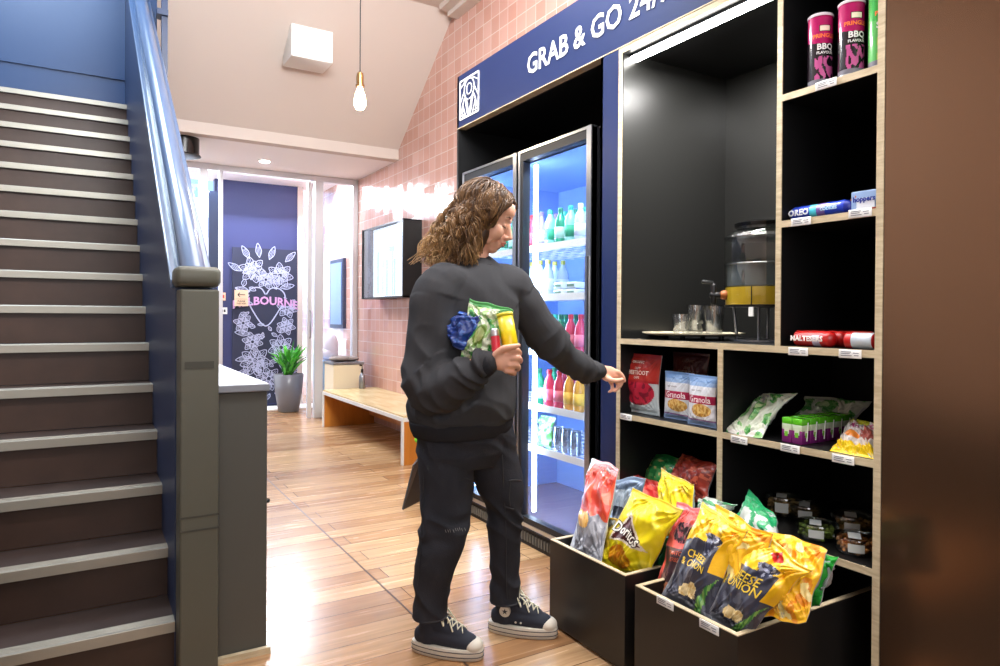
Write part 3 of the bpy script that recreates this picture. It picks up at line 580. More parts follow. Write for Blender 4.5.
# ------------------------------------------------------------------ products
def bag(name, label, cat, cor, thick, art, texts=(), group=None, seed=0, nu=72, nv=100, wr=1.35, back=(170, 172, 176), sag=0.0):
    """sealed snack bag: cor = bl, br, tr, tl points; bulges both ways, creased from the seals"""
    bl, br_, tr_, tl = [Vector(c) for c in cor]; n = ((br_-bl).cross(tl-bl)).normalized(); thick = thick*(1.22 if wr > 1 else 1); ew_ = min(1, wr)*(1 if wr > 1 else .3); toC = Vector((0, 0, H))-bl
    if n.dot(toC) < 0: n = -n
    W_ = ((br_-bl).length+(tr_-tl).length)/2; Hh = ((tl-bl).length+(tr_-br_).length)/2
    def bul(u, v):
        a = max(0, sin(pi*min(1, max(0, u))))**.55; vv = min(1, max(0, (v-.045)/.91)); b = max(0, sin(pi*vv))**.6
        return a*b
    def P(u, v, side=1, off=0):
        b = bul(u, v); pin = 1-.10*sin(pi*min(1, max(0, v))); uu = .5+(u-.5)*pin
        p = bl.lerp(br_, uu).lerp(tl.lerp(tr_, uu), v)
        q_ = Vector((u*2.6+seed*1.9, v*3.1, seed*.7)); p = p+(br_-bl).normalized()*(noise.noise(q_)*.016*ew_)+(tl-bl).normalized()*(noise.noise(q_+Vector((5, 2, 1)))*.014*ew_)
        cre = 0
        for k, (cu, cv) in enumerate(((0, 0), (1, 0), (1, 1), (0, 1), (.5, 1), (.5, 0))):
            du, dv = (u-cu)*W_, (v-cv)*Hh; r = sqrt(du*du+dv*dv)+1e-4; a = atan2(dv, du)
            cre += (abs(noise.noise(Vector((a*4.2+seed*7.1+k*3.3, seed+k, r*5))))-.25)*max(0, 1-r/.17)
        g = noise.noise(Vector((u*W_*17+seed*3.7, v*Hh*15, seed*1.3+side)))
        g2 = abs(noise.noise(Vector((u*W_*9+seed*5, v*Hh*9+seed, side*2))))
        e = min(1, b*3)
        d = thick*b*(1+.22*g)+e*wr*(-.028*cre-.016*g2+.004*g)+.0012
        if v < .05 or v > .95: d = .0012+.0010*sin(v*Hh*2600)
        d += 0
        return p+n*(side*d+off)+Vector((0, 0, -sag*sin(pi*u)*(v**2)))
    mb = MB(); vs = []; fs = []; cs = []
    for sd in (1, -1):
        o = len(vs)
        for j in range(nv+1):
            for i in range(nu+1): vs.append(P(i/nu, j/nv, sd))
        for j in range(nv):
            for i in range(nu):
                q = (o+j*(nu+1)+i, o+j*(nu+1)+i+1, o+(j+1)*(nu+1)+i+1, o+(j+1)*(nu+1)+i); fs.append(q if sd > 0 else q[::-1])
                cs.append(lin(art((i+.5)/nu, (j+.5)/nv)) if sd > 0 else lin(back))
    o2 = (nu+1)*(nv+1)
    ring = [i for i in range(nu+1)]+[j*(nu+1)+nu for j in range(1, nv+1)]+[nv*(nu+1)+i for i in range(nu-1, -1, -1)]+[j*(nu+1) for j in range(nv-1, 0, -1)]
    for k in range(len(ring)): a, b_ = ring[k], ring[(k+1) % len(ring)]; fs.append((a, a+o2, b_+o2, b_)); cs.append(lin(back))
    mb.add(vs, fs, cs)
    for ti, (s_, u0, v0, sz, rot, col, *bo) in enumerate(texts):
        mb.col = lin(col); ca, sa = cos(rot), sin(rot)
        mb.text(s_, lambda x, y: P(u0+(x*ca-y*sa)/W_, v0+(x*sa+y*ca)/Hh, 1, .0026+.0007*ti), sz, bo[0] if bo else .008)
    c = (bl+br_+tr_+tl)/4; base = Vector((c.x, c.y, min(v.z for v in (bl, br_, tr_, tl))))
    return tag(mb.build(name, 'film', smooth=True, origin=base), label, cat, group)
def Q(*a): return [A(x, y, X=X) for x, y, X in a]
def inel(u, v, cu, cv, a, b): return ((u-cu)/a)**2+((v-cv)/b)**2 < 1
def nz(u, v, s=8, k=0): return noise.noise(Vector((u*s, v*s, k)))
def tri(u, v, a, b, c):
    f = lambda p, q: (u-p[0])*(q[1]-p[1])-(v-p[1])*(q[0]-p[0])
    s1, s2, s3 = f(a, b), f(b, c), f(c, a); return (s1 > 0) == (s2 > 0) == (s3 > 0)
# crates ------------------------------------------------------------
def crate(x0, y0, y1, zt, label):
    e = thing('pull_out_crate', ((x0+2.4)/2, (y0+y1)/2, 0), label, 'crate', None); t_ = .016; x1 = 2.40
    for nm, b_ in (('front_panel', (x0, x0+t_, y0, y1)), ('back_panel', (x1-t_, x1, y0, y1)), ('side_panel', (x0+t_, x1-t_, y0, y0+t_)), ('side_panel', (x0+t_, x1-t_, y1-t_, y1))):
        m = MB(); m.set(0).box(*b_, .012, zt-.003); m.set(1).box(*b_, zt-.003, zt); m.build(nm, ['crate_black', 'ply'], e)
    MB().box(x0+t_, x1-t_, y0+t_, y1-t_, .012, .03).build('base', 'crate_black', e)
    for yy in (y0+.04, y1-.06): MB().box(x0+.03, x1-.03, yy, yy+.02, 0, .012).build('runner', 'black_gloss', e)
    return e
mk('crate_black', (32, 30, 29), .36, spec=.55)
crate(1.560, 1.752, 2.192, .34, 'black open top crate further from the camera, heaped with yellow and red chip bags')
crate(1.535, 1.262, 1.675, .34, 'black open top crate nearest the camera, with two small white tags on its front')
Y_ = (240, 212, 22)
# art -----------------------------------------------------------------
def a_doritos(u, v):
    if tri(u, v, (.12, .34), (.30, .66), (.80, .40)): return (84, 34, 30)
    if tri(u, v, (.07, .31), (.29, .72), (.88, .38)): return (244, 232, 214)
    if v < .30 and inel(u, v, .45, .17, .30, .12): return (226, 140, 30) if nz(u, v, 9) > -.1 else (240, 176, 40)
    if v > .92: return (232, 204, 40)
    return (242, 222, 30) if nz(u, v, 5, 3) < .25 else (246, 228, 70)
def a_yellow(u, v): return (242, 216, 28) if nz(u, v, 6) < .3 else (228, 190, 24)
def a_redsilver(u, v):
    if u < .14: return (206, 208, 216)
    if v > .90: return (200, 120, 116)
    if v > .42+.06*nz(u, v, 6): return (196, 62, 44) if nz(u, v, 7, 2) > -.25 else (216, 92, 60)
    if inel(u, v, .40, .36, .22, .09): return (222, 158, 70) if nz(u, v, 14) > 0 else (240, 190, 110)
    return (122, 122, 130) if nz(u, v, 9, 4) > 0 else (158, 158, 166)
def a_greyblue(u, v):
    if inel(u, v, .5, .60, .22, .09): return (46, 50, 62)
    if .86 > v > .2 and abs(u-.5) < .36: return (150, 164, 180) if nz(u, v, 8) > 0 else (176, 188, 200)
    return (108, 126, 150) if v > .5 else (70, 74, 84)
def a_red(u, v): return (186, 40, 40) if nz(u, v, 7) < .15 else (222, 96, 84)
def a_green(u, v): return (40, 140, 70) if nz(u, v, 7) < .1 else ((214, 190, 120) if nz(u, v, 12, 4) > .15 else (90, 170, 96))
def a_redbrown(u, v): return (150, 50, 36) if nz(u, v, 6) < 0 else ((190, 90, 66) if nz(u, v, 13) > 0 else (120, 36, 28))
def a_greenwhite(u, v): return (214, 228, 218) if nz(u, v, 6) > -.05 else (80, 168, 110)
def a_coral(u, v):
    if inel(u, v, .55, .72, .26, .10): return (54, 40, 50) if nz(u, v, 22) > -.1 else (170, 90, 96)
    if v > .56 or u < .10: return (224, 96, 88)
    if v < .2 and inel(u, v, .3, .1, .3, .12): return (220, 150, 110)
    return (92, 68, 76) if nz(u, v, 6) > -.2 else (124, 88, 92)
def onion(red=True):
    def f(u, v):
        if inel(u, v, .45, .19, .13, .065) or inel(u, v, .62, .21, .11, .07): return (240, 220, 170) if nz(u, v, 18) > -.2 else (226, 196, 130)
        if tri(u, v, (.62, .02), (.80, .02), (.98, .44)): return (70, 140, 66) if int(u*34) % 2 else (130, 180, 90)
        if inel(u, v, .60, .76, .17, .05) or tri(u, v, (.5, .72), (.72, .72), (.52, .54)): return (60, 64, 88) if nz(u, v, 24) > -.15 else (168, 174, 196)
        if red and abs(u-.55)/.11+abs(v-.90)/.07 < 1: return (206, 40, 40)
        if u > .80 and v > .45: return (246, 190, 30)
        if v > .68 + .10*(u-.4): return (246, 202, 34) if nz(u, v, 8) > -.3 else (250, 226, 120)
        if v > .10 and u > .08: return (62, 64, 80) if nz(u, v, 5) > -.25 else (88, 92, 108)
        return (120, 124, 134)
    return f
def a_orange(u, v):
    if inel(u, v, .25, .72, .12, .07): return (120, 100, 90)
    if nz(u, v, 5, 8) > .22: return (250, 228, 150)
    return (248, 190, 34) if nz(u, v, 6) > -.15 else (232, 146, 24)
def a_kelly(u, v): return (46, 168, 60) if nz(u, v, 5) > -.2 else (30, 140, 50)
# crate one ---------------------------------------------------------
G1 = None
CB = 'chip bag'
bag('chip_bag', 'red and grey chip bag standing tallest at the left end of the far crate', CB, Q((568, 551, 1.62), (601, 566, 1.60), (620, 468, 1.78), (591, 459, 1.84)), .032, a_redsilver, seed=1)
bag('chip_bag', 'slim grey blue chip bag with a dark emblem behind the tall red and grey one', CB, Q((597, 568, 1.74), (628, 575, 1.72), (646, 478, 1.82), (611, 478, 1.90)), .026, a_greyblue, seed=2)
bag('chip_bag', 'big yellow chip bag with a brown triangle logo at the front of the far crate', CB, Q((596, 560, 1.64), (642, 586, 1.68), (686, 511, 1.72), (632, 488, 1.79)), .050, a_doritos, [('Doritos', .42, .47, .058, -.12, (40, 20, 16), .075), ('Doritos', .42, .47, .058, -.12, (255, 250, 240), .02)], seed=3)
bag('chip_bag', 'plain yellow chip bag with two pointed corners behind the logo bag', CB, Q((655, 545, 1.84), (697, 552, 1.80), (695, 484, 1.88), (660, 468, 1.96)), .034, a_yellow, seed=4)
bag('chip_bag', 'dark red chip bag lying flat behind the slim grey blue bag', CB, Q((630, 500, 1.98), (664, 510, 1.92), (658, 482, 2.05), (623, 470, 2.12)), .022, a_red, seed=5, nu=26, nv=34)
bag('chip_bag', 'green snack bag at the back of the left bottom cell above the yellow bags', CB, Q((640, 492, 2.12), (690, 500, 2.04), (694, 462, 2.12), (650, 452, 2.22)), .034, a_green, seed=6, nu=26, nv=34)
bag('chip_bag', 'reddish brown snack bag leaning by the middle upright of the bottom left cell', CB, Q((664, 492, 2.06), (707, 506, 2.00), (718, 466, 2.06), (682, 452, 2.14)), .036, a_redbrown, seed=7, nu=26, nv=34)
bag('chip_bag', 'green and white packet low beside the middle upright behind the plain yellow bag', CB, Q((690, 520, 1.96), (722, 524, 1.90), (738, 503, 1.92), (700, 498, 2.02)), .014, a_greenwhite, seed=8, nu=26, nv=30)
bag('chip_bag', 'dark green chip bag showing low down between the logo bag and the middle upright', CB, Q((644, 596, 1.74), (672, 602, 1.72), (690, 538, 1.76), (660, 534, 1.82)), .024, lambda u, v: (20, 84, 48), seed=9, nu=26, nv=34)
bag('chip_bag', 'yellow and silver chip bag tucked low between the tall red bag and the logo bag', CB, Q((590, 566, 1.68), (612, 572, 1.66), (624, 520, 1.70), (600, 516, 1.74)), .016, lambda u, v: (216, 180, 60) if v > .45 else (90, 92, 98), seed=10, nu=26, nv=34)
# crate two ---------------------------------------------------------
bag('chip_bag', 'coral red and grey chip bag at the left end of the near crate', CB, Q((652, 600, 1.64), (692, 616, 1.63), (712, 512, 1.72), (678, 503, 1.82)), .032, a_coral, [('TOMATO', .5, .5, .022, 0, (230, 110, 80)), ('& HERBS', .5, .43, .020, 0, (230, 110, 80))], seed=11)
bag('chip_bag', 'dark grey and yellow onion chip bag leaning second from the left in the near crate', CB, Q((660, 600, 1.58), (710, 624, 1.575), (748, 530, 1.66), (702, 503, 1.74)), .038, onion(False), [('CHEESE', .47, .52, .030, 0, (236, 200, 60)), ('& ONION', .47, .44, .030, 0, (236, 200, 60))], seed=12)
bag('chip_bag', 'yellow chip bag with orange side folded behind the dark grey onion bag', CB, Q((716, 600, 1.62), (750, 606, 1.62), (772, 534, 1.68), (716, 505, 1.76)), .036, a_orange, seed=13)
bag('chip_bag', 'dark onion chip bag with the red diamond mark, frontmost in the near crate', CB, Q((700, 616, 1.57), (749, 640, 1.605), (812, 570, 1.66), (752, 527, 1.70)), .038, onion(True), [('CHEESE', .36, .58, .036, .05, (240, 206, 60)), ('& ONION', .36, .49, .036, .05, (240, 206, 60))], seed=14)
bag('chip_bag', 'bright orange yellow chip bag leaning right behind the red diamond bag', CB, Q((756, 618, 1.62), (808, 622, 1.64), (828, 552, 1.72), (772, 530, 1.80)), .036, a_orange, seed=15)
bag('chip_bag', 'plain kelly green chip bag at the right end of the near crate', CB, Q((786, 612, 1.76), (820, 606, 1.74), (838, 556, 1.78), (812, 552, 1.86)), .02, a_kelly, seed=16, nu=26, nv=34)
bag('chip_bag', 'green topped clear snack bag standing in a point behind the near crate', CB, Q((726, 540, 1.90), (782, 548, 1.86), (776, 520, 1.96), (748, 488, 2.04)), .026, lambda u, v: (40, 160, 100) if v > .68 or nz(u, v, 6) > .1 else (200, 206, 200), seed=17, nu=30, nv=40)
# price tags --------------------------------------------------------
def ptag(px, py, X, label, lines=True, wd=.072, ht=.026):
    p = A(px, py, X=X-.004); e = thing('price_tag', p, label, 'price tag', None)
    m = MB(); m.obox(Matrix.Translation(p) @ Matrix.Rotation(radians(90), 4, 'Y'), ht, wd, .003, .0012); m.build('holder', 'white', e, smooth=True, auto=40)
    t = MB(); f = lambda y, z, d: (p.x-.0018-d, p.y-y, p.z+z)
    for z, a, b_ in ((.006, -.028, .004), (.001, -.028, .0), (-.005, -.028, .006), (.003, .010, .028), (-.004, .014, .028)): t.bar((a, z), (b_, z), .0022, .0004, f)
    t.build('print', 'tag_ink', e); return e
mk('tag_ink', (120, 120, 132), .8)
for px, py, s_ in ((826, 84, 'white shelf tag on the top shelf below the second tall can'), (801, 221.5, 'white shelf tag below the left end of the blue biscuit tube'), (860, 213, 'white shelf tag below the white and blue packet'), (798, 351.5, 'white shelf tag below the left red wrapper'), (850, 354, 'white shelf tag below the right red and silver wrapper'),
    (626, 417, 'white shelf tag below the beetroot pouch at the left upright'), (739, 440, 'white shelf tag below the white green bag on the juice shelf'), (790, 448.5, 'white shelf tag below the juice box block'), (843, 459.5, 'white shelf tag below the yellow snack bag on the juice shelf')): ptag(px, py, X0, s_)
ptag(665, 603, 1.535, 'left of two white tags on the front of the near crate'); ptag(709, 627, 1.535, 'right of two white tags on the front of the near crate')
# tall cans ---------------------------------------------------------
def can(x, y, z, label, top, low, seed, r=.0375, h=.235, face=-2.15):
    e = thing('snack_can', (x, y, z), label, 'snack can', None); mb = MB(); n = 90; nvv = 110; rings = []; cols = []
    for j in range(nvv+1): rings.append([(x+r*cos(2*pi*k/n), y+r*sin(2*pi*k/n), z+.006+(h-.012)*j/nvv) for k in range(n)])
    vs = [p for q in rings for p in q]; fs = []; cc = []
    for j in range(nvv):
        for k in range(n):
            fs.append((j*n+k, j*n+(k+1) % n, (j+1)*n+(k+1) % n, (j+1)*n+k)); t_ = (j+.5)/nvv; a = ((2*pi*(k+.5)/n-face+pi) % (2*pi)-pi)/1.6
            c = top if t_ > .58+.05*a*a else low
            if t_ < .40 and abs(a) < .55 and nz(a*1.5, t_*2, 4, seed) > -.05: c = (196, 90, 150) if top[1] < 100 else (150, 190, 60)
            if t_ < .07: c = (120, 120, 130)
            if abs(t_-.80) < .045 and abs(a) < .3: c = (250, 236, 214) if abs(t_-.80) < .035 and abs(a) < .26 else (60, 30, 30)
            cc.append(lin(c))
    mb.add(vs, fs, cc)
    def cy(x_, y_): a = face+x_/r; return (x+(r+.0008)*cos(a), y+(r+.0008)*sin(a), z+y_)
    mb.col = lin((250, 120, 70)); mb.text('PRINGLES', lambda u, v: cy(u, h*.68+v), .0175, .04)
    mb.col = lin((240, 240, 240)); mb.text('BBQ' if top[1] < 100 else 'SOUR', lambda u, v: cy(u, h*.53+v), .026, .03); mb.text('FLAVOUR', lambda u, v: cy(u, h*.45+v), .012, .03)
    mb.build('tube', 'gloss', e, smooth=True)
    mk('can_metal', (200, 200, 204), .3, .9) if 'can_metal' not in MATS else None
    MB().lathe([(r-.003, z), (r+.001, z+.002), (r+.001, z+.007), (r-.002, z+.008)], (x, y, 0), 32).build('rim', 'can_metal', e, smooth=True, auto=40)
    MB().lathe([(r+.0018, z+h-.010), (r+.002, z+h-.003), (r-.001, z+h), (.002, z+h)], (x, y, 0), 32).build('lid', 'pale_cloth' if 'pale_cloth' in MATS else 'white', e, smooth=True, auto=40)
p = A(820, 80, X=2.035); can(p.x, p.y, 1.965, 'leftmost magenta and black tall snack can on the top shelf', (176, 24, 96), (34, 26, 34), 1)
p = A(851, 70, X=2.03); can(p.x, p.y, 1.965, 'magenta and black tall snack can between its twin and the green can', (176, 24, 96), (34, 26, 34), 2)
p = A(881, 62, X=2.035); can(p.x, p.y-.003, 1.965, 'green tall snack can partly behind the right upright of the top shelf', (60, 170, 70), (90, 180, 90), 3)
# biscuit tube, packets, wrapper rolls ---------------------------------
def roll(name, label, cat, p, q, r, col, txt, seed, flat=.8, end=(30, 50, 160), lite=None):
    p, q = Vector(p), Vector(q); d = (q-p); L_ = d.length; d.normalize(); up_ = Vector((0, 0, 1)); sd = up_.cross(d).normalized()
    if sd.dot(Vector((0, 0, H))-p) < 0: sd = -sd
    mb = MB(); n = 28; N_ = 46; vs = []; fs = []; cs = []
    for j in range(N_+1):
        t_ = j/N_; s_ = L_*t_; e_ = min(1, min(t_, 1-t_)/.10); k_ = e_**.6
        for k in range(n):
            a = 2*pi*k/n; rr = r*(1+.05*noise.noise(Vector((cos(a)*2, sin(a)*2, s_*50+seed))))
            vs.append(p+d*s_+sd*(rr*flat*cos(a)*(k_*.94+.06))+up_*(rr*sin(a)*(k_*.62+.38)))
    for j in range(N_):
        for k in range(n):
            fs.append((j*n+k, j*n+(k+1) % n, (j+1)*n+(k+1) % n, (j+1)*n+k)); t_ = (j+.5)/N_
            c = col if .08 < t_ < .92 else end
            if lite and lite(t_, cos(2*pi*(k+.5)/n), sin(2*pi*(k+.5)/n)): c = lite(t_, cos(2*pi*(k+.5)/n), sin(2*pi*(k+.5)/n))
            cs.append(lin(c))
    mb.add(vs, fs, cs).add([], [])
    mb.f.append(list(range(n))[::-1]); mb.m.append(0); mb.c.append(lin(end)); mb.f.append([N_*n+k for k in range(n)]); mb.m.append(0); mb.c.append(lin(end))
    for s_, u0, sz, c_ in txt:
        mb.col = lin(c_)
        def mp(x, y): a = max(-1.2, min(1.2, y/r)); return p+d*(L_*u0+x)+sd*(r*flat*cos(a)+.003)+up_*(r*sin(a))
        mb.text(s_, mp, sz, .05)
    return tag(mb.build(name, 'film', smooth=True, origin=(p+q)/2-Vector((0, 0, r))), label, cat)
z = 1.544
a, b_ = A(790, 200, X=2.03), A(853, 200, X=2.02); a.z = b_.z = z+.024
roll('biscuit_tube', 'blue biscuit tube lying along the middle shelf under the tall cans', 'biscuits', a, b_, .023, (26, 62, 196), [('OREO', .22, .028, (240, 244, 255)), ('COOKIES', .70, .014, (180, 220, 240))], 2, .9, (20, 40, 150), lambda t_, c, s: (70, 190, 210) if .40 < t_ < .5 and c > .3 else ((110, 84, 160) if .5 < t_ < .62 and c > .2 else None))
p = A(868, 200, X=2.02); pk = MB(); m_ = Matrix.Translation((2.03, p.y+.006, z+.033)) @ Matrix.Rotation(.06, 4, 'Z')
pk.set(col=(150, 180, 226)).obox(m_, .03, .088, .064, .003); fp = lambda y, zz, d: (2.014-d, p.y+.006-y, z+.033+zz)
pk.set(col=(236, 240, 250)).bar((-.04, -.006), (.03, -.006), .032, .0006, fp); pk.set(col=(150, 60, 50)).bar((-.03, -.027), (.035, -.027), .010, .0008, fp); pk.set(col=(40, 60, 150)).text('hoppers', lambda x, y: fp(x-.002, y+.006, .0024), .021, .05); pk.set(col=(200, 120, 90)).bar((-.042, .005), (-.03, .02), .01, .0009, fp)
tag(pk.build('snack_packet', 'gloss', origin=(2.03, p.y, z)), 'white and blue packet at the right end of the middle shelf', 'packet')
z = 1.126
for (x0, x1, X_, dz, lab, sd, tx_) in ((794, 836, 2.02, 0, 'red chocolate wrapper with white lettering at the left of the lower right cell', 1, 'MALTESERS'), (808, 848, 2.07, 0, 'red chocolate wrapper lying behind the lettered one', 2, 'CHOC'), (836, 876, 2.09, .0, 'plain red wrapper behind the silver banded wrapper', 4, 'CHOC')):
    a, b_ = A(x0, 340, X=X_), A(x1, 340, X=X_); a.z = b_.z = z+.027+dz
    roll('chocolate_wrapper', lab, 'chocolate bar', a, b_, .026, (190, 30, 28), ([(tx_, .42, .023, (250, 240, 236))] if sd == 1 else []), sd, .95, (170, 20, 20), lambda t_, c, s: (206, 196, 224) if .55 < t_ < .72 and c > .3 and s < .5 else None)
a, b_ = A(845, 343, X=2.01), A(878, 343, X=2.01); a.z = b_.z = z+.026
roll('chocolate_wrapper', 'silver and red chocolate wrapper at the right end of the lower right cell', 'chocolate bar', a, b_, .025, (190, 200, 210), [], 3, .95, (180, 24, 24), lambda t_, c, s: (190, 30, 28) if t_ < .3 else None)
# beetroot pouches, granola ------------------------------------------
z = .801
def pouch(y0, y1, X_, lab, dark, seed, ht=.258):  # dark: same print with the shade behind the packs painted in
    def art(u, v):
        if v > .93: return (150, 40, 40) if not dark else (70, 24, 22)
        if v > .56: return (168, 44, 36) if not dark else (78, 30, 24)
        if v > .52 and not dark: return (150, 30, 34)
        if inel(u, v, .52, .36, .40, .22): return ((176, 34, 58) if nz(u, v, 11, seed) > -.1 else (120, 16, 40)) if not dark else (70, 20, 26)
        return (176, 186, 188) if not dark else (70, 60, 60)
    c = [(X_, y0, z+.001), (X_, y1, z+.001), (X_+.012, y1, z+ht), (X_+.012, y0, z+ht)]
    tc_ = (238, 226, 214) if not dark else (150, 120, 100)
    return bag('beetroot_pouch', lab, 'snack pouch', c, .028, art, [('BEETROOT', .52, .68, .0255, 0, tc_), ('CHIPS', .5, .60, .014, 0, tc_), ('CRISPY', .5, .755, .014, 0, tc_), ('ORGANIC', .5, .86, .016, 0, tc_)], seed=seed, wr=.35)
pa, pb = A(621, 380, X=2.05), A(660, 380, X=2.05); pouch(pa.y, pb.y, 2.05, 'bright red beetroot chip pouch beside the left upright, near the reaching hand', False, 21)
pa, pb = A(671, 370, X=2.17), A(708, 370, X=2.17); pouch(pa.y, pb.y, 2.17, 'dim dark red beetroot pouch standing behind the granola packs', True, 22, .27)
def granola(px0, px1, X_, lab, seed):
    pa, pb = A(px0, 400, X=X_), A(px1, 400, X=X_)
    def art(u, v):
        if v > .86: return (120, 160, 214)
        if v > .78: return (150, 182, 224)
        if .44 < v < .60: return (178, 34, 78)
        if inel(u, v, .55, .31, .34, .13): return (206, 152, 70) if nz(u, v, 16, seed) > 0 else (232, 196, 120)
        if v < .13: return (150, 110, 160) if v > .10 else (150, 176, 214)
        return (224, 228, 236)
    c = [(X_, pa.y, z+.001), (X_, pb.y, z+.001), (X_+.006, pb.y, z+.196), (X_+.006, pa.y, z+.196)]
    return bag('granola_pack', lab, 'granola', c, .026, art, [('Granola', .52, .52, .034, 0, (250, 240, 244)), ('super crunchy', .4, .70, .010, 0, (90, 90, 100))], seed=seed, wr=.2)
granola(664, 693, 2.055, 'left white and blue granola pack with magenta band, partly overlapped', 31); granola(688, 717, 2.02, 'right white and blue granola pack with magenta band, against the middle upright', 32)
# juice shelf ---------------------------------------------------------
def a_herb(u, v):
    if inel(u, v, .40, .62, .12, .13): return (96, 160, 84) if not inel(u, v, .40, .62, .08, .09) else (190, 214, 160)
    if nz(u, v, 5, 5) > .12: return (70, 150, 70) if nz(u, v, 14, 2) > 0 else (130, 180, 110)
    return (206, 212, 194) if v > .1 else (220, 216, 210)
cA = [A(721, 434, X=1.99), A(757, 436, X=1.99), A(797, 393, X=2.16), A(757, 396, X=2.24)]
bag('herb_chip_bag', 'white and green bag leaning up by the middle upright of the juice shelf', 'snack bag', [A(722, 435, X=1.99), A(762, 437, X=1.985), A(796, 394, X=2.14), A(760, 393, X=2.22)], .022, a_herb, seed=41)
bag('herb_chip_bag', 'white and green bag lying flat behind the juice boxes', 'snack bag', [Vector((2.31, 1.675, .818)), Vector((2.33, 1.42, .83)), Vector((2.46, 1.42, .915)), Vector((2.44, 1.68, .915))], .020, a_herb, seed=42)
bag('snack_bag', 'yellow and white snack bag at the right upright of the juice shelf', 'snack bag', [A(829, 452, X=2.0), A(877, 461, X=1.995), A(884, 424, X=2.11), A(850, 420, X=2.19)], .022,
    lambda u, v: (240, 206, 20) if v < .28 else ((150, 70, 60) if inel(u, v, .75, .52, .25, .16) else ((236, 140, 50) if inel(u, v, .35, .45, .16, .08) else ((216, 206, 200) if v < .85 else (190, 190, 40)))), [('RICEROO', .55, .74, .026, 0, (170, 60, 110), .05)], seed=43)
jy0 = A(786, 440, X=2.03).y; jb = None
for i in range(2):
    for k in range(6):
        x_ = 2.03+k*.047; y_ = jy0-.018-i*.039; c = (x_, y_, .801)
        if jb is None:
            jb = thing('juice_box', c, 'x', 'juice box', 'block of juice boxes'); m = MB(); M_ = Matrix.Translation((x_, y_, .801+.0475))
            m.set(col=(122, 36, 110)).obox(Matrix.Translation((x_, y_, .801+.0225)), .044, .036, .045, .0015); m.set(col=(206, 222, 190)).obox(Matrix.Translation((x_, y_, .801+.054)), .0438, .0358, .020, .001); m.set(col=(96, 196, 40)).obox(Matrix.Translation((x_, y_, .801+.073)), .044, .036, .021, .0015)
            for sx_, cc in ((0, (214, 226, 200)),):
                m.set(col=cc).box(x_-.0226, x_-.022, y_-.009, y_+.009, .801+.030, .801+.05); m.set(col=(120, 190, 60)).box(x_-.0232, x_-.0226, y_-.005, y_+.007, .801+.022, .801+.038)
                m.set(col=(214, 226, 200)).box(x_-.006, x_+.008, y_-.0186, y_-.018, .801+.030, .801+.05); m.set(col=(120, 190, 60)).box(x_-.004, x_+.006, y_-.0192, y_-.0186, .801+.022, .801+.038)
            m.build('carton', 'gloss', jb, smooth=True, auto=40)
            s_ = MB(); s_.tube([(x_+.004, y_-.0185, .801+.012), (x_+.010, y_-.0185, .801+.070)], .0022, 6); s_.build('straw', 'white', jb)
            o = jb
        else: o = dup(jb, c)
        rowt = ('front row', 'second row', 'third row', 'fourth row', 'fifth row', 'rear row')[k]
        o['label'] = 'purple and green juice box, %s of the block, %s side' % (rowt, ('left', 'right')[i])
# clear tubs of nuts --------------------------------------------------
zt = .479
def nut_tub(px, py, X_, lab, col, seed, r=.066, h=.056, zz=zt, lite=True):
    p = A(px, py, X=X_); e = thing('nut_tub', (p.x, p.y, zz), lab, 'tub of nuts', None); c = (p.x, p.y, 0)
    MB().lathe([(r*.80, zz), (r*.86, zz+.004), (r, zz+h*.8), (r*1.03, zz+h*.82), (r*1.03, zz+h*.9), (r*.99, zz+h*.9), (r*.97, zz+h*.8), (r*.83, zz+.006)], c, 32).build('tub', 'clear_plastic', e, smooth=True, auto=40)
    MB().lathe([(r*1.0, zz+h*.9), (r*.98, zz+h*.98), (r*.7, zz+h*1.0), (r*.66, zz+h*.94), (.002, zz+h*.94)], c, 32).build('lid', 'clear_plastic', e, smooth=True, auto=40)
    m = MB(); rg = random.Random(seed)
    for i in range(110):
        a_ = rg.uniform(0, 2*pi); q = r*.80*sqrt(rg.random()); z_ = zz+.008+rg.random()*h*.62
        g = rg.uniform(.75, 1.15); m.col = lin([min(255, v*g) for v in col]); m.ell((p.x+q*cos(a_), p.y+q*sin(a_), z_), (.009, .007, .006), None, 7, 4)
    tag(m.build('nuts', 'matte', e, smooth=True), kind='stuff')
    if lite: m = MB(); m.obox(Matrix.Translation((p.x-.01, p.y, zz+h*.965)) @ Matrix.Rotation(.6, 4, 'Z'), .065, .036, .0012); m.build('label', 'tub_label', e)
    m = MB()
    for i in range(7): a_ = pi+.9-.10*i; m.add([(p.x+r*1.01*cos(a_), p.y+r*1.01*sin(a_), zz+h*.3), (p.x+r*1.01*cos(a_-.1), p.y+r*1.01*sin(a_-.1), zz+h*.3), (p.x+r*1.04*cos(a_-.1), p.y+r*1.04*sin(a_-.1), zz+h*.78), (p.x+r*1.04*cos(a_), p.y+r*1.04*sin(a_), zz+h*.78)], [(0, 1, 2, 3)])
    m.build('label', 'tub_label', e)
mk('tub_label', (214, 218, 214), .5)
nut_tub(856, 556, 2.08, 'clear tub of orange nuts nearest the right upright, front of the bottom cell', (236, 150, 80), 1)
nut_tub(817, 540, 2.10, 'clear tub of green nuts left of the front orange nut tub', (160, 180, 84), 2)
nut_tub(852, 533, 2.23, 'clear tub of tan nuts set behind the front orange nut tub', (236, 184, 116), 3, h=.075)
nut_tub(783, 520, 2.24, 'clear tub of tan nuts standing further left by the green topped bag', (232, 178, 110), 4, h=.075)
nut_tub(806, 522, 2.27, 'dim clear tub with white label at the back between the tan nut tubs', (130, 100, 60), 5)
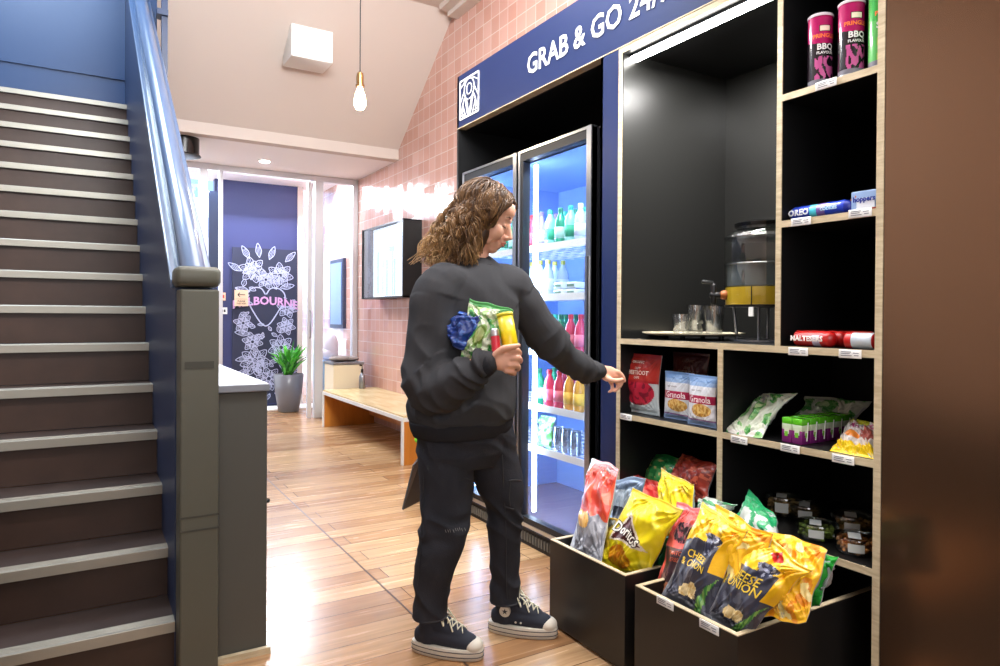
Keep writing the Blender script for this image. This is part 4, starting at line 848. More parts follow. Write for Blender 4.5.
# tray, glasses, water dispenser ---------------------------------------
ty = thing('serving_tray', (2.2, 2.02, 1.126), 'thin pale round edged tray on small feet under the drinking glasses', 'tray')
mk('tray_cream', (196, 186, 160), .4)
tcx, tcy, tz = 2.20, 2.055, 1.148
MB().lathe([(.05, tz-.005), (.19, tz-.003), (.212, tz+.004), (.212, tz+.008), (.19, tz+.002), (.002, tz+.001)], (tcx, tcy, 0), 48).build('dish', 'tray_cream', ty, smooth=True, auto=30)
for a in range(4): MB().lathe([(.010, 1.126), (.012, tz-.003)], (tcx+.12*cos(a*pi/2+.4), tcy+.12*sin(a*pi/2+.4), 0), 12).build('foot', 'black_gloss', ty)
def tumbler(px, X_, zz, lab):
    p = A(px, 320, X=X_); c = (0, 0, 0)
    m = MB(); r0, r1, h_ = .031, .040, .082; n = 24; prof = [(r0*.9, 0), (r0, .003), (r0+.002, .02), (r1, h_), (r1-.002, h_), (r0, .022), (r0-.002, .014), (.001, .013)]
    rs = [[(r*(1+(.035*cos(n/2*2*pi*k/n) if zz_ < .05 else 0))*cos(2*pi*k/n), r*(1+(.035*cos(n/2*2*pi*k/n) if zz_ < .05 else 0))*sin(2*pi*k/n), zz_) for k in range(n)] for r, zz_ in prof]
    m.rings([[(x+p.x, y+p.y, z_+zz) for x, y, z_ in r] for r in rs]); return tag(m.build('drinking_glass', 'tumbler', smooth=True, auto=50, origin=(p.x, p.y, zz)), lab, 'glass')
mk_glass('tumbler', (.88, .90, .90), .34, .08)
gz = tz+.003
tumbler(681, 2.17, gz, 'single short glass at the left of the tray'); tumbler(695, 2.24, gz, 'lower glass of the taller middle stack on the tray'); tumbler(696, 2.24, gz+.040, 'upper glass nested in the taller middle stack on the tray')
tumbler(714, 2.22, gz, 'front right glass on the tray below a nested one'); tumbler(713.5, 2.22, gz+.036, 'upper glass nested in the right stack on the tray')
wd = thing('water_dispenser', (2.30, 1.80, 1.126), 'large ribbed glass water dispenser with black tap and yellow band beside the glasses', 'water dispenser')
dc = A(764, 260, X=2.30); cx_, cy_ = dc.x, dc.y; c = (cx_, cy_, 0); R_ = .150
prof = [(.02, 1.268), (R_*.96, 1.270), (R_, 1.285), (R_, 1.425), (R_*.985, 1.43), (R_, 1.435), (R_, 1.535), (R_*.97, 1.548), (R_*.80, 1.565), (R_*.70, 1.571), (R_*.70, 1.586)]
mk_glass('jar_glass', (.80, .82, .80), .10, .04)
MB().lathe(prof, c, 48).build('jar', 'jar_glass', wd, smooth=True, auto=50)
mk('jar_water', (120, 128, 130), .1, spec=.6, alpha=.55)
MB().lathe([(.01, 1.345), (R_*.94, 1.345), (R_*.94, 1.437), (.01, 1.438)], c, 40).build('water', 'jar_water', wd, smooth=True, auto=40)
MB().lathe([(R_*.74, 1.580), (R_*.76, 1.594), (R_*.6, 1.602), (.002, 1.603)], c, 40).build('lid', 'black_gloss', wd, smooth=True, auto=40)
MB().lathe([(R_*1.006, 1.428), (R_*1.02, 1.431), (R_*1.006, 1.434)], c, 48).build('band', 'tumbler', wd, smooth=True)
MB().lathe([(R_*1.006, 1.534), (R_*1.02, 1.538), (R_*1.0, 1.542)], c, 48).build('band', 'tumbler', wd, smooth=True)
mk('lemon', (226, 186, 40), .3, coat=.5, mottle=.25); mk('tap_black', (18, 18, 20), .3); mk('rust', (150, 84, 34), .4)
MB().lathe([(.02, 1.272), (R_*.97, 1.272), (R_*.975, 1.34), (.02, 1.342)], c, 48).build('infused_fruit', 'lemon', wd, smooth=True, auto=40)
for a in range(4):
    q = a*pi/2+.5; MB().tube([(cx_+.10*cos(q), cy_+.10*sin(q), 1.127), (cx_+.115*cos(q), cy_+.115*sin(q), 1.27)], .006, 8).build('stand_leg', 'steel', wd, smooth=True)
MB().lathe([(R_*.9, 1.127), (R_*.9, 1.134), (.01, 1.134)], c, 40).build('stand_base', 'steel', wd); MB().lathe([(R_*1.0, 1.262), (R_*1.0, 1.270), (R_*.8, 1.270)], c, 48).build('stand_ring', 'tap_black', wd)
ta = 2.42; td = Vector((-cos(ta-pi/2-.3), 0, 0)); td = Vector((-.80, .60, 0)); tb = Vector((cx_, cy_, 1.31))+td*R_
MB().tube([tb-td*.006, tb+td*.006], .019, 20).build('tap_collar', 'rust', wd, smooth=True)
m = MB(); m.tube([tb, tb+td*.05], .013, 12).tube([tb+td*.045+Vector((0, 0, .035)), tb+td*.045+Vector((0, 0, -.03))], .012, 12).tube([tb+td*.045+Vector((0, 0, .035)), tb+td*.05+Vector((0, 0, .05)), tb+td*.085+Vector((0, 0, .053))], .008, 10).build('tap', 'tap_black', wd, smooth=True)
m = MB(); fd = Vector((-.93, -.36, 0)); q0 = Vector((cx_, cy_, 0))+fd*(R_+.003); m.tube([q0+Vector((0, 0, 1.34)), q0+Vector((0, 0, 1.262))], .0022, 6).build('tag_string', 'tap_black', wd)
MB().obox(Matrix.Translation(q0+Vector((0, 0, 1.243))), .006, .022, .036, .001).build('hang_tag', 'white', wd)
# fridge contents -------------------------------------------------------
FB = {}
def bottle(kind, x, y, z, label, group):
    cols = {'green': ((40, 150, 110), (190, 230, 220), (30, 120, 90)), 'mint': ((150, 214, 200), (40, 150, 110), (40, 160, 140)), 'white': ((196, 206, 214), (226, 230, 236), (210, 216, 220)), 'pink': ((206, 70, 96), (220, 120, 140), (190, 40, 60)), 'orange': ((224, 160, 60), (240, 190, 70), (226, 150, 40)), 'clear': ((190, 206, 216), (214, 224, 232), (200, 190, 90)), 'purple': ((130, 110, 190), (200, 196, 226), (110, 90, 170))}
    if kind in FB: o = dup(FB[kind], (x, y, z), label, group); return o
    body, lab_, capc = cols[kind]; e = thing('drink_bottle', (x, y, z), label, 'bottle', group); h = .20
    m = MB(); m.col = lin(body); m.lathe([(.026, z), (.031, z+.006), (.031, z+.115), (.028, z+.135), (.013, z+.168), (.012, z+.182)], (x, y, 0), 18); m.build('body', 'gloss', e, smooth=True)
    m = MB(); m.col = lin(lab_); m.lathe([(.0318, z+.035), (.0318, z+.095)], (x, y, 0), 18); m.build('label', 'paint', e, smooth=True)
    m = MB(); m.col = lin(capc); m.lathe([(.0145, z+.176), (.0145, z+.196), (.012, z+.199)], (x, y, 0), 14); m.build('cap', 'paint', e, smooth=True, auto=40); FB[kind] = e; return e
def yat(px, X_): return A(px, 300, X=X_).y
rowsF = [(1.598, [('purple', 541), ('mint', 550), ('green', 560), ('mint', 570), ('white', 580)], 'top shelf'), (1.330, [('clear', 540), ('clear', 548)], 'second shelf'),
    (1.033, [('mint', 541), ('green', 551), ('green', 561), ('pink', 571), ('pink', 581)], 'third shelf'), (.733, [('green', 540), ('pink', 550), ('pink', 560), ('orange', 570), ('orange', 580)], 'fourth shelf')]
kn = {'purple': 'purple', 'mint': 'pale mint', 'green': 'green', 'white': 'white', 'clear': 'clear', 'pink': 'pink red', 'orange': 'orange yellow'}
ordn = ('first', 'second', 'third', 'fourth', 'fifth')
for z_, lst, nm in rowsF:
    for i, (k_, px) in enumerate(lst):
        for r_, X_ in enumerate((2.14, 2.24)):
            bottle(k_, X_, yat(px, 2.14), z_, '%s bottle, %s from left, %s row, %s, right fridge door' % (kn[k_], ordn[i], ('front', 'rear')[r_], nm), 'bottles in the right half of the fridge')
for z_, ks, nm in ((1.598, ('white', 'mint', 'green', 'white', 'pink'), 'top shelf'), (1.330, ('clear', 'white', 'green', 'mint', 'clear'), 'second shelf'), (1.033, ('pink', 'orange', 'green', 'mint', 'white'), 'third shelf')):
    for i, k_ in enumerate(ks): bottle(k_, 2.16, 3.63-i*.10, z_, '%s bottle, %s from left, %s, left fridge door' % (kn[k_], ordn[i], nm), 'bottles in the left half of the fridge')
bx_ = None
for i, (px, k) in enumerate(((562, 0), (575, 0), (562, 1), (575, 1))):
    y = yat(px, 2.14); z_ = 1.330+k*.036
    m = MB(); m.set(col=(216, 224, 226)).obox(Matrix.Translation((2.16, y, z_+.0165)), .10, .072, .032, .006); m.set(col=(120, 150, 130)).box(2.1085, 2.1095, y-.03, y+.03, z_+.010, z_+.022)
    tag(m.build('sandwich_pack', 'gloss', smooth=True, auto=40, origin=(2.16, y, z_)), 'white wrapped pack, %s %s of the second shelf stack in the fridge' % (('lower', 'upper')[k], ('left', 'right')[i % 2]), 'wrapped food', 'wrapped packs in the fridge')
yb0, yb1 = yat(537, 2.14), yat(552, 2.14)
bag('salad_bag', 'green and clear salad bag on the lowest fridge shelf', 'salad', [(2.14, yb0, .505), (2.14, yb1, .505), (2.17, yb1, .665), (2.17, yb0, .665)], .03, lambda u, v: (120, 200, 110) if nz(u, v, 8) > -.1 else (190, 224, 196), seed=51, nu=24, nv=30)
for i, px in enumerate((560, 568, 577)):
    y = yat(px, 2.15); m = MB(); m.lathe([(.026, .505), (.030, .51), (.030, .60), (.026, .615), (.026, .63), (.024, .63), (.024, .615), (.027, .6), (.027, .515)], (2.15, y, 0), 18)
    tag(m.build('glass_jar', 'tumbler', smooth=True, auto=40, origin=(2.15, y, .505)), 'clear empty jar, %s of three on the lowest fridge shelf' % ('left', 'middle', 'right')[i], 'jar', 'clear jars in the fridge')
# ------------------------------------------------------------------ person
RX = CR @ Vector((1, 0, 0)); RX = Vector((RX.x, RX.y, 0)).normalized(); FW = Vector((-RX.y, RX.x, 0)); UZ = Vector((0, 0, 1))
def Pp(x, y, D): return A(x, y, D=D)
def remesh(mb, vox, it=3):
    o = mb.build('tmp', 'skin'); m = o.modifiers.new('r', 'REMESH'); m.mode = 'VOXEL'; m.voxel_size = vox; m.adaptivity = 0
    if it: s = o.modifiers.new('s', 'SMOOTH'); s.factor = .5; s.iterations = it
    dg = bpy.context.evaluated_depsgraph_get(); me = bpy.data.meshes.new_from_object(o.evaluated_get(dg))
    n = len(me.vertices); co = np.empty(n*3); me.vertices.foreach_get('co', co); no_ = np.empty(n*3); me.vertices.foreach_get('normal', no_)
    fs = [tuple(p.vertices) for p in me.polygons]; bpy.data.objects.remove(o); bpy.data.meshes.remove(me); return co.reshape(-1, 3), no_.reshape(-1, 3), fs
def from_np(co, fs, colf=None):
    mb = MB(); cols = [colf(co[f[0]]) for f in fs] if colf else None; return mb.add([tuple(c) for c in co], fs, cols)
PB = Pp(466, 640, 2.52); PB.z = 0
pe = thing('person', PB, 'woman with curly hair in a grey sweatshirt and black jeans reaching to the shelf', 'person')
# head frame
HC = Pp(487, 219, 2.50); hx = (RX*.99-FW*.16).normalized(); tl_ = radians(24); hxx = hx*cos(tl_)-UZ*sin(tl_); hzz = UZ*cos(tl_)+hx*sin(tl_); hyy = hzz.cross(hxx).normalized()
HM = Matrix((hxx, hyy, hzz)).transposed().to_4x4(); HM.translation = HC
def hp(x, y, z): return HM @ Vector((x, y, z))
b = MB()
def he(c, r): b.ell(c, r, HM, 18, 12)
he((-.012, 0, .035), (.098, .076, .088)); he((.028, 0, .0), (.060, .064, .085)); he((.045, 0, .052), (.044, .056, .042)); he((.066, 0, .026), (.022, .046, .016))
he((.022, 0, -.062), (.056, .052, .040)); he((.058, 0, -.092), (.025, .026, .018)); he((.045, 0, -.070), (.040, .040, .030))
for s_ in (-1, 1):
    he((.050, s_*.036, -.030), (.034, .030, .038)); he((.066, s_*.031, .004), (.014, .015, .010)); he((.092, s_*.011, -.036), (.011, .008, .008)); he((-.006, s_*.077, -.004), (.018, .008, .030)); he((.02, s_*.045, -.062), (.042, .014, .03))
b.tube([hp(.078, 0, .020), hp(.090, 0, .0), hp(.103, 0, -.022), hp(.108, 0, -.031)], [.007, .008, .0095, .010], 12, 3); he((.098, 0, -.040), (.010, .008, .006))
he((.078, 0, -.046), (.014, .022, .012)); he((.090, 0, -.055), (.010, .021, .0055)); he((.087, 0, -.066), (.010, .018, .006)); he((.076, 0, -.078), (.014, .018, .009))
neck0 = hp(-.03, 0, -.055); NB = Pp(474, 268, 2.50)
b.tube([hp(-.02, 0, -.03), neck0.lerp(NB, .45), NB, NB-UZ*.06], [.056, .054, .062, .08], 20, 4)
FV = (RX*.66-FW*.75).normalized(); RV = (RX*-.75-FW*.66).normalized()
def ering(c, a, bb, n=36, pw=2.3):
    out = []
    for k in range(n):
        t = 2*pi*k/n; ct, st_ = cos(t), sin(t); out.append(c+RV*(a*math.copysign(abs(ct)**(2/pw), ct))+FV*(bb*math.copysign(abs(st_)**(2/pw), st_)))
    return out
def torso(mb, rows, grow=0):
    R_ = cr(rows, 4); rings = []
    for px, py, a, bb in R_: rings.append(ering(Pp(px, py, 2.50), max(.01, a+grow), max(.01, bb+grow)))
    mb.rings(rings)
TR = [(462, 432, .178, .136), (462, 427, .186, .143), (462, 416, .200, .156), (463, 400, .204, .162), (464, 370, .202, .158), (467, 340, .196, .148), (470, 312, .190, .138), (472, 292, .182, .124), (474, 277, .145, .098), (476, 268, .095, .075), (476, 264, .060, .058)]
torso(b, [(462, 455, .13, .10)]+TR[2:9], -.03)
ShR, ElR, WrR = Pp(441, 289, 2.40), Pp(428, 384, 2.34), Pp(491, 362, 2.21)
ShL, ElL, WrL = Pp(509, 289, 2.60), Pp(553, 350, 2.70), Pp(598, 371, 2.85)
b.tube([ShR, ShR.lerp(ElR, .5), ElR, ElR.lerp(WrR, .5), WrR], [.05, .045, .04, .036, .026], 14, 4)
b.tube([ShL, ShL.lerp(ElL, .5), ElL, ElL.lerp(WrL, .5), WrL], [.05, .045, .038, .034, .024], 14, 4)
# right hand, closed round the packets
def P3(x, y, D): return Pp(x, y, D)
pr = P3(503, 360, 2.195)
b.tube([WrR, P3(496, 361, 2.205), P3(504, 361, 2.195), P3(511, 361, 2.20)], [.026, .029, .034, .030], 16, 3, .62, up=(0, 0, 1))
for (k0, k1, k2, k3, r_) in (((509, 351.5, 2.19), (517, 350.5, 2.20), (519.5, 354, 2.235), (515, 357, 2.26), .0098), ((510, 358, 2.185), (518.5, 358, 2.20), (520, 361.5, 2.235), (514, 363, 2.26), .0098),
    ((509, 365, 2.185), (517, 365.5, 2.20), (518, 369, 2.235), (512, 369, 2.255), .0092), ((506, 371, 2.19), (513, 372, 2.20), (514.5, 374, 2.23), (509, 373, 2.25), .0082)):
    b.tube([P3(*k0), P3(*k1), P3(*k2), P3(*k3)], [r_*1.08, r_, r_*.92, r_*.8], 12, 4)
b.tube([P3(496, 355, 2.195), P3(503, 349, 2.175), P3(511, 347, 2.17), P3(518.5, 345.5, 2.18)], [.014, .0115, .010, .0082], 12, 4)
# left hand, reaching with bent fingers
b.tube([WrL, P3(603, 372, 2.865), P3(609, 374, 2.88), P3(614, 376, 2.89)], [.025, .029, .034, .028], 16, 3, .55, up=(.2, -.2, 1))
for pts, r_ in ((((612, 370, 2.88), (619, 372.5, 2.885), (623, 377, 2.893), (624.5, 381, 2.897)), .0092), (((613, 374, 2.895), (619.5, 378, 2.905), (621.5, 383, 2.905), (619.5, 387, 2.90)), .0092),
    (((612, 378, 2.90), (617, 382.5, 2.91), (617.5, 388, 2.905), (614.5, 391, 2.895)), .0087), (((609, 380, 2.905), (612, 385, 2.91), (612, 390, 2.905), (609, 392, 2.90)), .0078)):
    b.tube([P3(*q) for q in pts], [r_*1.08, r_, r_*.92, r_*.8], 12, 4)
b.tube([P3(605, 377, 2.86), P3(611, 380, 2.85), P3(617, 380.5, 2.86), P3(622, 379.5, 2.875)], [.014, .0115, .0098, .008], 12, 4)
# legs inside the jeans, ankles in the shoes
RL = [(445, 432, 2.46, .105), (446, 460, 2.45, .103), (446.5, 500, 2.44, .093), (441.5, 540, 2.43, .084), (433, 578, 2.44, .068), (430, 610, 2.45, .062)]
LL = [(486, 432, 2.55, .105), (493, 458, 2.56, .096), (502, 494, 2.58, .082), (505, 530, 2.59, .066), (504.5, 566, 2.60, .058), (505, 597, 2.61, .057)]
for L_ in (RL, LL): b.tube([Pp(x, y, D) for x, y, D, r in L_], [r*.72 for *_, r in L_], 14, 2)
AR, AL = Vector((1.062, 2.240, .06)), Vector((1.385, 2.236, .06))
b.tube([Pp(430, 590, 2.45), AR+UZ*.08, AR], [.045, .036, .036], 12, 2); b.tube([Pp(505, 585, 2.61), AL+UZ*.08, AL], [.045, .036, .036], 12, 2)
co, nn, fs = remesh(b, .0036, 3)
from_np(co, fs).build('body', 'skin', pe, smooth=True)
# features
mk('lip', (206, 132, 118), .4); mk('brow_hair', (92, 62, 40), .9); mk('eye_white', (230, 226, 222), .25); mk('iris', (50, 60, 66), .2)
m = MB()
for s_ in (-1, 1): m.tube([hp(.0915, s_*.017, -.058), hp(.0985, s_*.008, -.0545), hp(.1005, 0, -.0555)], [.002, .0035, .0038], 8, 3).tube([hp(.089, s_*.016, -.0625), hp(.095, s_*.008, -.0655), hp(.0975, 0, -.066)], [.002, .0038, .0042], 8, 3)
m.build('lips', 'lip', pe, smooth=True)
for s_ in (-1, 1):
    MB().tube([hp(.083, s_*.016, .032), hp(.083, s_*.030, .037), hp(.073, s_*.044, .031)], [.0025, .0032, .0015], 6, 4, .6).build('eyebrow', 'brow_hair', pe, smooth=True)
    MB().ell((.0705, s_*.031, .001), (.0105, .0135, .0085), HM).build('eyelid', 'skin', pe, smooth=True)
    MB().tube([hp(.0815, s_*.021, -.003), hp(.0822, s_*.031, -.0045), hp(.074, s_*.044, -.003)], [.0012, .0022, .0014], 6, 4).build('eyelashes', 'brow_hair', pe, smooth=True)
# hair
rg = random.Random(11); hb = MB(); hb.col = lin((62, 42, 28)); hb.ell((-.026, 0, .036), (.094, .082, .088), HM, 28, 18)
def clump(pts, rad, n=10): hb.tube(pts, rad, n, 4, .8)
for (pts, rad) in (([(490, 214, 2.46), (484, 232, 2.45), (480, 248, 2.45)], [.026, .030, .012]), ([(478, 210, 2.46), (468, 232, 2.46), (461, 250, 2.46)], [.04, .038, .016]),
    ([(470, 210, 2.50), (454, 232, 2.50), (442, 252, 2.48)], [.05, .044, .02]), ([(478, 210, 2.55), (466, 230, 2.55), (458, 250, 2.54)], [.04, .040, .018])):
    clump([Pp(*p) for p in pts], rad)
def scalp(u, v):
    a = radians(20+u*150); lat = v*radians(80); d = Vector((cos(a)*cos(lat), sin(lat), sin(a)*cos(lat)))
    return Vector((-.020+.102*d.x, .086*d.y, .038+.094*d.z)), d
HI = HM.inverted()
for i in range(1500):
    if i % 6 == 0:
        U0, V0 = rg.random()**.85, rg.uniform(-1, 1); K0 = rg.uniform(-.12, .3); E0 = (rg.uniform(-6, 5), rg.uniform(-8, 7), rg.uniform(-.025, .025)); PH = rg.uniform(0, 6.28); AM = rg.uniform(.007, .014); FQ = rg.uniform(3.4, 5.6); PH2 = rg.uniform(0, 6.28); GG = rg.random(); WS = rg.random() < .4; WX = rg.uniform(0, 13)
    u = min(1, max(0, U0+rg.uniform(-.04, .04))); v = min(1, max(-1, V0+rg.uniform(-.07, .07))); sp0, dn = scalp(u*.95, v)
    if sp0.x > .050 and sp0.z < .098: continue
    if sp0.x > .015 and sp0.z < .06: continue
    if sp0.x > .025 and v*hyy.dot(FW) > .25: continue
    p0 = HM @ sp0; lat = abs(v)
    near = -1 if v*hyy.dot(FW) < 0 else 1
    k = min(1, max(0, u*.75+K0))
    ex = 480-k*58+(E0[0]+rg.uniform(-1.8, 1.8))*(.6+k); ey = 259+E0[1]+rg.uniform(-2.5, 2.5)+(6*k)-(4 if k > .7 else 0); eD = 2.50+near*(.088-.03*k)*max(.35, lat)+E0[2]+rg.uniform(-.008, .008)
    if k > .72 and WS: ex -= WX; ey += -WX*.4
    pe_ = Pp(ex, ey, eD); sy_ = 1 if hyy.dot(FW)*near > 0 else -1
    ctl = HM @ Vector((min(sp0.x, -.012)-.01, sy_*.105*max(.45, lat), .045)) if sp0.x > -.02 else p0.lerp(pe_, .45)+(HM.to_3x3() @ dn)*.03
    N_ = 34; pts = []; rr = []; ph = PH+rg.uniform(-.5, .5); amp = AM*rg.uniform(.8, 1.15); fq = FQ+rg.uniform(-.12, .12); w0 = rg.uniform(.0, .05); ph2 = PH2
    R0 = rg.uniform(.0016, .0034)
    for j in range(N_):
        t = j/(N_-1); q = p0*(1-t)**2+ctl*(2*t*(1-t))+pe_*t*t; l = HI @ q; c0 = Vector((l.x+.02, l.y, l.z-.035)); e_ = sqrt((c0.x/.102)**2+(c0.y/.090)**2+(c0.z/.100)**2); mn = 1.0+.10*min(1, t*3)+w0*3*t
        if e_ < mn and e_ > 1e-5: c0 = c0*(mn/e_); l = Vector((c0.x-.02, c0.y, c0.z+.035))
        q = HM @ l; A_ = amp*min(1, t*1.8+.12); ag = ph+t*fq*2*pi+.6*sin(ph2+t*9)
        q = q+RX*(cos(ag)*A_)+FW*(sin(ag)*A_*.8)+UZ*(sin(ag*1.3+ph2)*A_*.6); pts.append(q); rr.append(R0*(1-.65*t)*min(1, .5+t*3)+.0004)
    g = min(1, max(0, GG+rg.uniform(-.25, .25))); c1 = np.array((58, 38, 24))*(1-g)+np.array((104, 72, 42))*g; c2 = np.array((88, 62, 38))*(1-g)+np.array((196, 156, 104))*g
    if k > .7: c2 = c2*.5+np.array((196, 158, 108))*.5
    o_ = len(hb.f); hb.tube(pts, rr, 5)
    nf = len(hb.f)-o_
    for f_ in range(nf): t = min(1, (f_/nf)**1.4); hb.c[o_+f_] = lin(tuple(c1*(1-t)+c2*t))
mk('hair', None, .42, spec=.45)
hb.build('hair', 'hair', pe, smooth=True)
# sweatshirt ---------------------------------------------------------
b = MB(); torso(b, TR)
b.tube([Pp(462, 290, 2.47), ShR, Pp(433, 318, 2.375), Pp(430, 352, 2.355), Pp(430, 384, 2.335), Pp(447, 386, 2.29), Pp(466, 375, 2.25), Pp(482, 365, 2.22), Pp(489, 363, 2.212)], [.095, .090, .088, .090, .092, .082, .070, .058, .040], 26, 5)
b.tube([Pp(435, 372, 2.335), Pp(424, 392, 2.335), Pp(440, 398, 2.31)], [.06, .05, .05], 20, 4)
b.tube([Pp(490, 290, 2.53), ShL, Pp(528, 312, 2.635), Pp(545, 337, 2.675), Pp(562, 355, 2.72), Pp(580, 366, 2.78), Pp(592, 370, 2.82), Pp(597, 371, 2.845)], [.09, .085, .078, .075, .066, .056, .050, .036], 26, 5)
b.tube([Pp(460, 280, 2.46), Pp(474, 272, 2.50), Pp(494, 280, 2.54)], [.06, .075, .06], 20, 4)
co, nn, fs = remesh(b, .0055, 5)
axR = [np.array(p) for p in (ShR, ElR, WrR)]; axL = [np.array(p) for p in (ShL, ElL, WrL)]
def seg(p, a, b_): ab = b_-a; t = np.clip(np.dot(p-a, ab)/np.dot(ab, ab), 0, 1); return t, np.linalg.norm(p-(a+ab*t))
def rid(v, k=.2): return (abs(v)-k)
def fold(p, n):
    best = (9, 0, 0)
    for ax in (axR, axL):
        for q in (0, 1):
            t, d = seg(p, ax[q], ax[q+1])
            if d < best[0]: best = (d, t+q, 1 if ax is axR else 2)
    d, t, arm = best; v = Vector(p)
    wv = Vector((noise.noise(v*4), noise.noise(v*4+Vector((9, 0, 0))), noise.noise(v*4+Vector((0, 9, 0)))))*.10
    g = noise.noise(v*6+Vector((3, 1, 2)))*.012+noise.noise(v*13)*.004; u_ = v+wv
    if d < .13 and not (t < .12):
        w_ = .22+.75*math.exp(-((t-1.0)/.28)**2)+.8*math.exp(-((t-1.8)/.22)**2); s_ = t*.30
        k = noise.noise(Vector((s_*17+u_.z*7, u_.dot(RX)*7, arm*9.1+u_.dot(FW)*6)))
        return g*.9-rid(k)*.046*w_
    dg = Vector((u_.dot(RX)*4.0+v.z*2.6, u_.z*7.0+v.dot(RX)*5.0, u_.dot(FW)*3)); k = noise.noise(dg)
    w_ = .5+.7*math.exp(-((v.z-.86)/.07)**2)
    if v.z < .845: w_ = .15
    return g*.9-rid(k)*.036*w_
dsp = np.array([fold(co[i], nn[i]) for i in range(len(co))])[:, None]
co2 = co+nn*dsp
MB_ = from_np(co2, fs); o = MB_.build('sweatshirt', 'sweat', pe, smooth=True)
sm = o.modifiers.new('s', 'SMOOTH'); sm.factor = .4; sm.iterations = 1
mk('rib', (44, 44, 48), .95, spec=.1, bump=(300, .5, .002))
def ribring(c, ax, r0, L_, nm, n=48, e=1, up_=None, r1=None):
    m = MB(); ax = ax.normalized(); u = (Vector(up_) if up_ else UZ); u = (u-ax*u.dot(ax)).normalized(); w_ = ax.cross(u); rings = []
    for j in range(9):
        t = j/8; s_ = L_*(t-.5); rr = (r0+((r1 or r0)-r0)*t)+.004*sin(pi*t)-.003
        rings.append([c+ax*s_+(u*cos(2*pi*k/n)+w_*sin(2*pi*k/n)*e)*(rr*(1+.012*(k % 2))) for k in range(n)])
    m.rings(rings); m.build(nm, 'rib', pe, smooth=True)
ribring(Pp(486, 364, 2.215), Pp(492, 362, 2.207)-Pp(482, 365.5, 2.222), .046, .045, 'cuff', r1=.036); ribring(Pp(594.5, 370.5, 2.835), WrL-Pp(588, 369, 2.81), .043, .04, 'cuff', r1=.035)
m = MB(); R_ = []
for j in range(9): t = j/8; R_.append(ering(Pp(462, 434-15*t, 2.50), .184+.016*t+.004*sin(pi*t), .141+.014*t+.004*sin(pi*t), 120))
m.rings(R_); m.build('hem_band', 'rib', pe, smooth=True)
m = MB(); R_ = []
for k in range(41):
    t = 2*pi*k/40; R_.append(Pp(476, 263.5, 2.50)+RV*(.064*cos(t))+FV*(.062*sin(t))-UZ*(.012*max(0, sin(t))))
m.tube(R_, .0085, 10, cap=False); m.build('collar', 'rib', pe, smooth=True)
# jeans ----------------------------------------------------------------
b = MB()
for L_ in (RL, LL): b.tube([Pp(x, y, D) for x, y, D, r in L_]+[Pp(L_[-1][0], L_[-1][1]+10, L_[-1][2])], [r for *_, r in L_]+[L_[-1][3]], 28, 5)
b.rings([ering(Pp(463, y, 2.50), a, bb) for y, a, bb in ((415, .165, .125), (430, .178, .138), (450, .178, .135), (465, .15, .11))])
co, nn, fs = remesh(b, .0055, 4)
zR, zL = Pp(430, 616, 2.45).z, Pp(505, 601, 2.61).z
def jf(p):
    v = Vector(p); z = v.z; kn = math.exp(-((z-.46)/.06)**2)+.7*math.exp(-((z-.22)/.05)**2)+.6*math.exp(-((z-.78)/.06)**2)
    wv = Vector((noise.noise(v*5), noise.noise(v*5+Vector((9, 0, 0))), noise.noise(v*5+Vector((0, 9, 0)))))*.09; u_ = v+wv
    k = noise.noise(Vector((u_.x*6+z*4, u_.y*6, u_.z*12+v.dot(RX)*9))); return noise.noise(v*8)*.007-rid(k)*.024*(.25+kn)
co2 = co+nn*np.array([jf(c) for c in co])[:, None]
for i, c in enumerate(co2):
    v = Vector(c); q = Pp(430, 600, 2.45); isR = (v.xy-q.xy).length < .12; zz = zR if isR else zL
    if c[2] < zz: co2[i][2] = zz+(zz-c[2])*.02
def jc(p):
    return (1, 1, 1)
jn = from_np(co2, fs).build('jeans', 'denim', pe, smooth=True)
mk('denim_seam', (46, 46, 50), .9); mk('fray', (150, 148, 146), .9)
def surf(x, y, near): return near
m = MB(); rr = random.Random(4)
from mathutils.bvhtree import BVHTree
bv = BVHTree.FromPolygons([Vector(c) for c in co2], [list(f) for f in fs])
def onj(x, y, off=.0015):
    d = (CR @ Vector(((x-500)/F, -(y-333-SY*1000)/F, -1.0))).normalized(); h = bv.ray_cast(Vector((0, 0, H)), d)
    return (h[0]+h[1]*off) if h[0] else None
def strip(pts, r, mat, nm):
    q = [onj(*p) for p in pts]; q = [p for p in q if p is not None]
    if len(q) > 2: MB().tube(q, r, 6, 2, .5).build(nm, mat, jn, smooth=True)
strip([(424, 450), (424, 480), (423, 510), (421, 540), (419, 570), (417, 600)], .0022, 'denim_seam', 'side_seam')
strip([(502, 455), (503, 480), (505, 510), (506, 540), (506, 580), (507, 598)], .0022, 'denim_seam', 'side_seam')
strip([(509, 481), (515, 480), (521, 481)], .003, 'denim_seam', 'pocket_flap'); strip([(510, 482), (509, 495), (510, 506)], .002, 'denim_seam', 'pocket_edge'); strip([(506, 507), (513, 509), (521, 508)], .004, 'denim_seam', 'pocket_flap')
strip([(460, 481), (465, 478), (470, 480)], .002, 'denim_seam', 'pocket_edge')
for k in range(9):
    x = 446+k*2.3+rr.uniform(-.6, .6); y = 531.5-k*.35+rr.uniform(-.8, .8); strip([(x-.4, y-1.2), (x, y), (x+.5, y+1.4)], .0007, 'fray', 'frayed_rip')
for (L_, y_) in ((RL, 613), (LL, 598)):
    x, _, D, r = L_[-1]; c = Pp(x, y_+2, D); m = MB(); m.tube([c+RX*(r*.99*cos(t))+FW*(r*.99*sin(t)) for t in np.linspace(0, 2*pi, 33)], .0035, 6, cap=False); m.build('cuff_hem', 'denim_seam', jn, smooth=True)
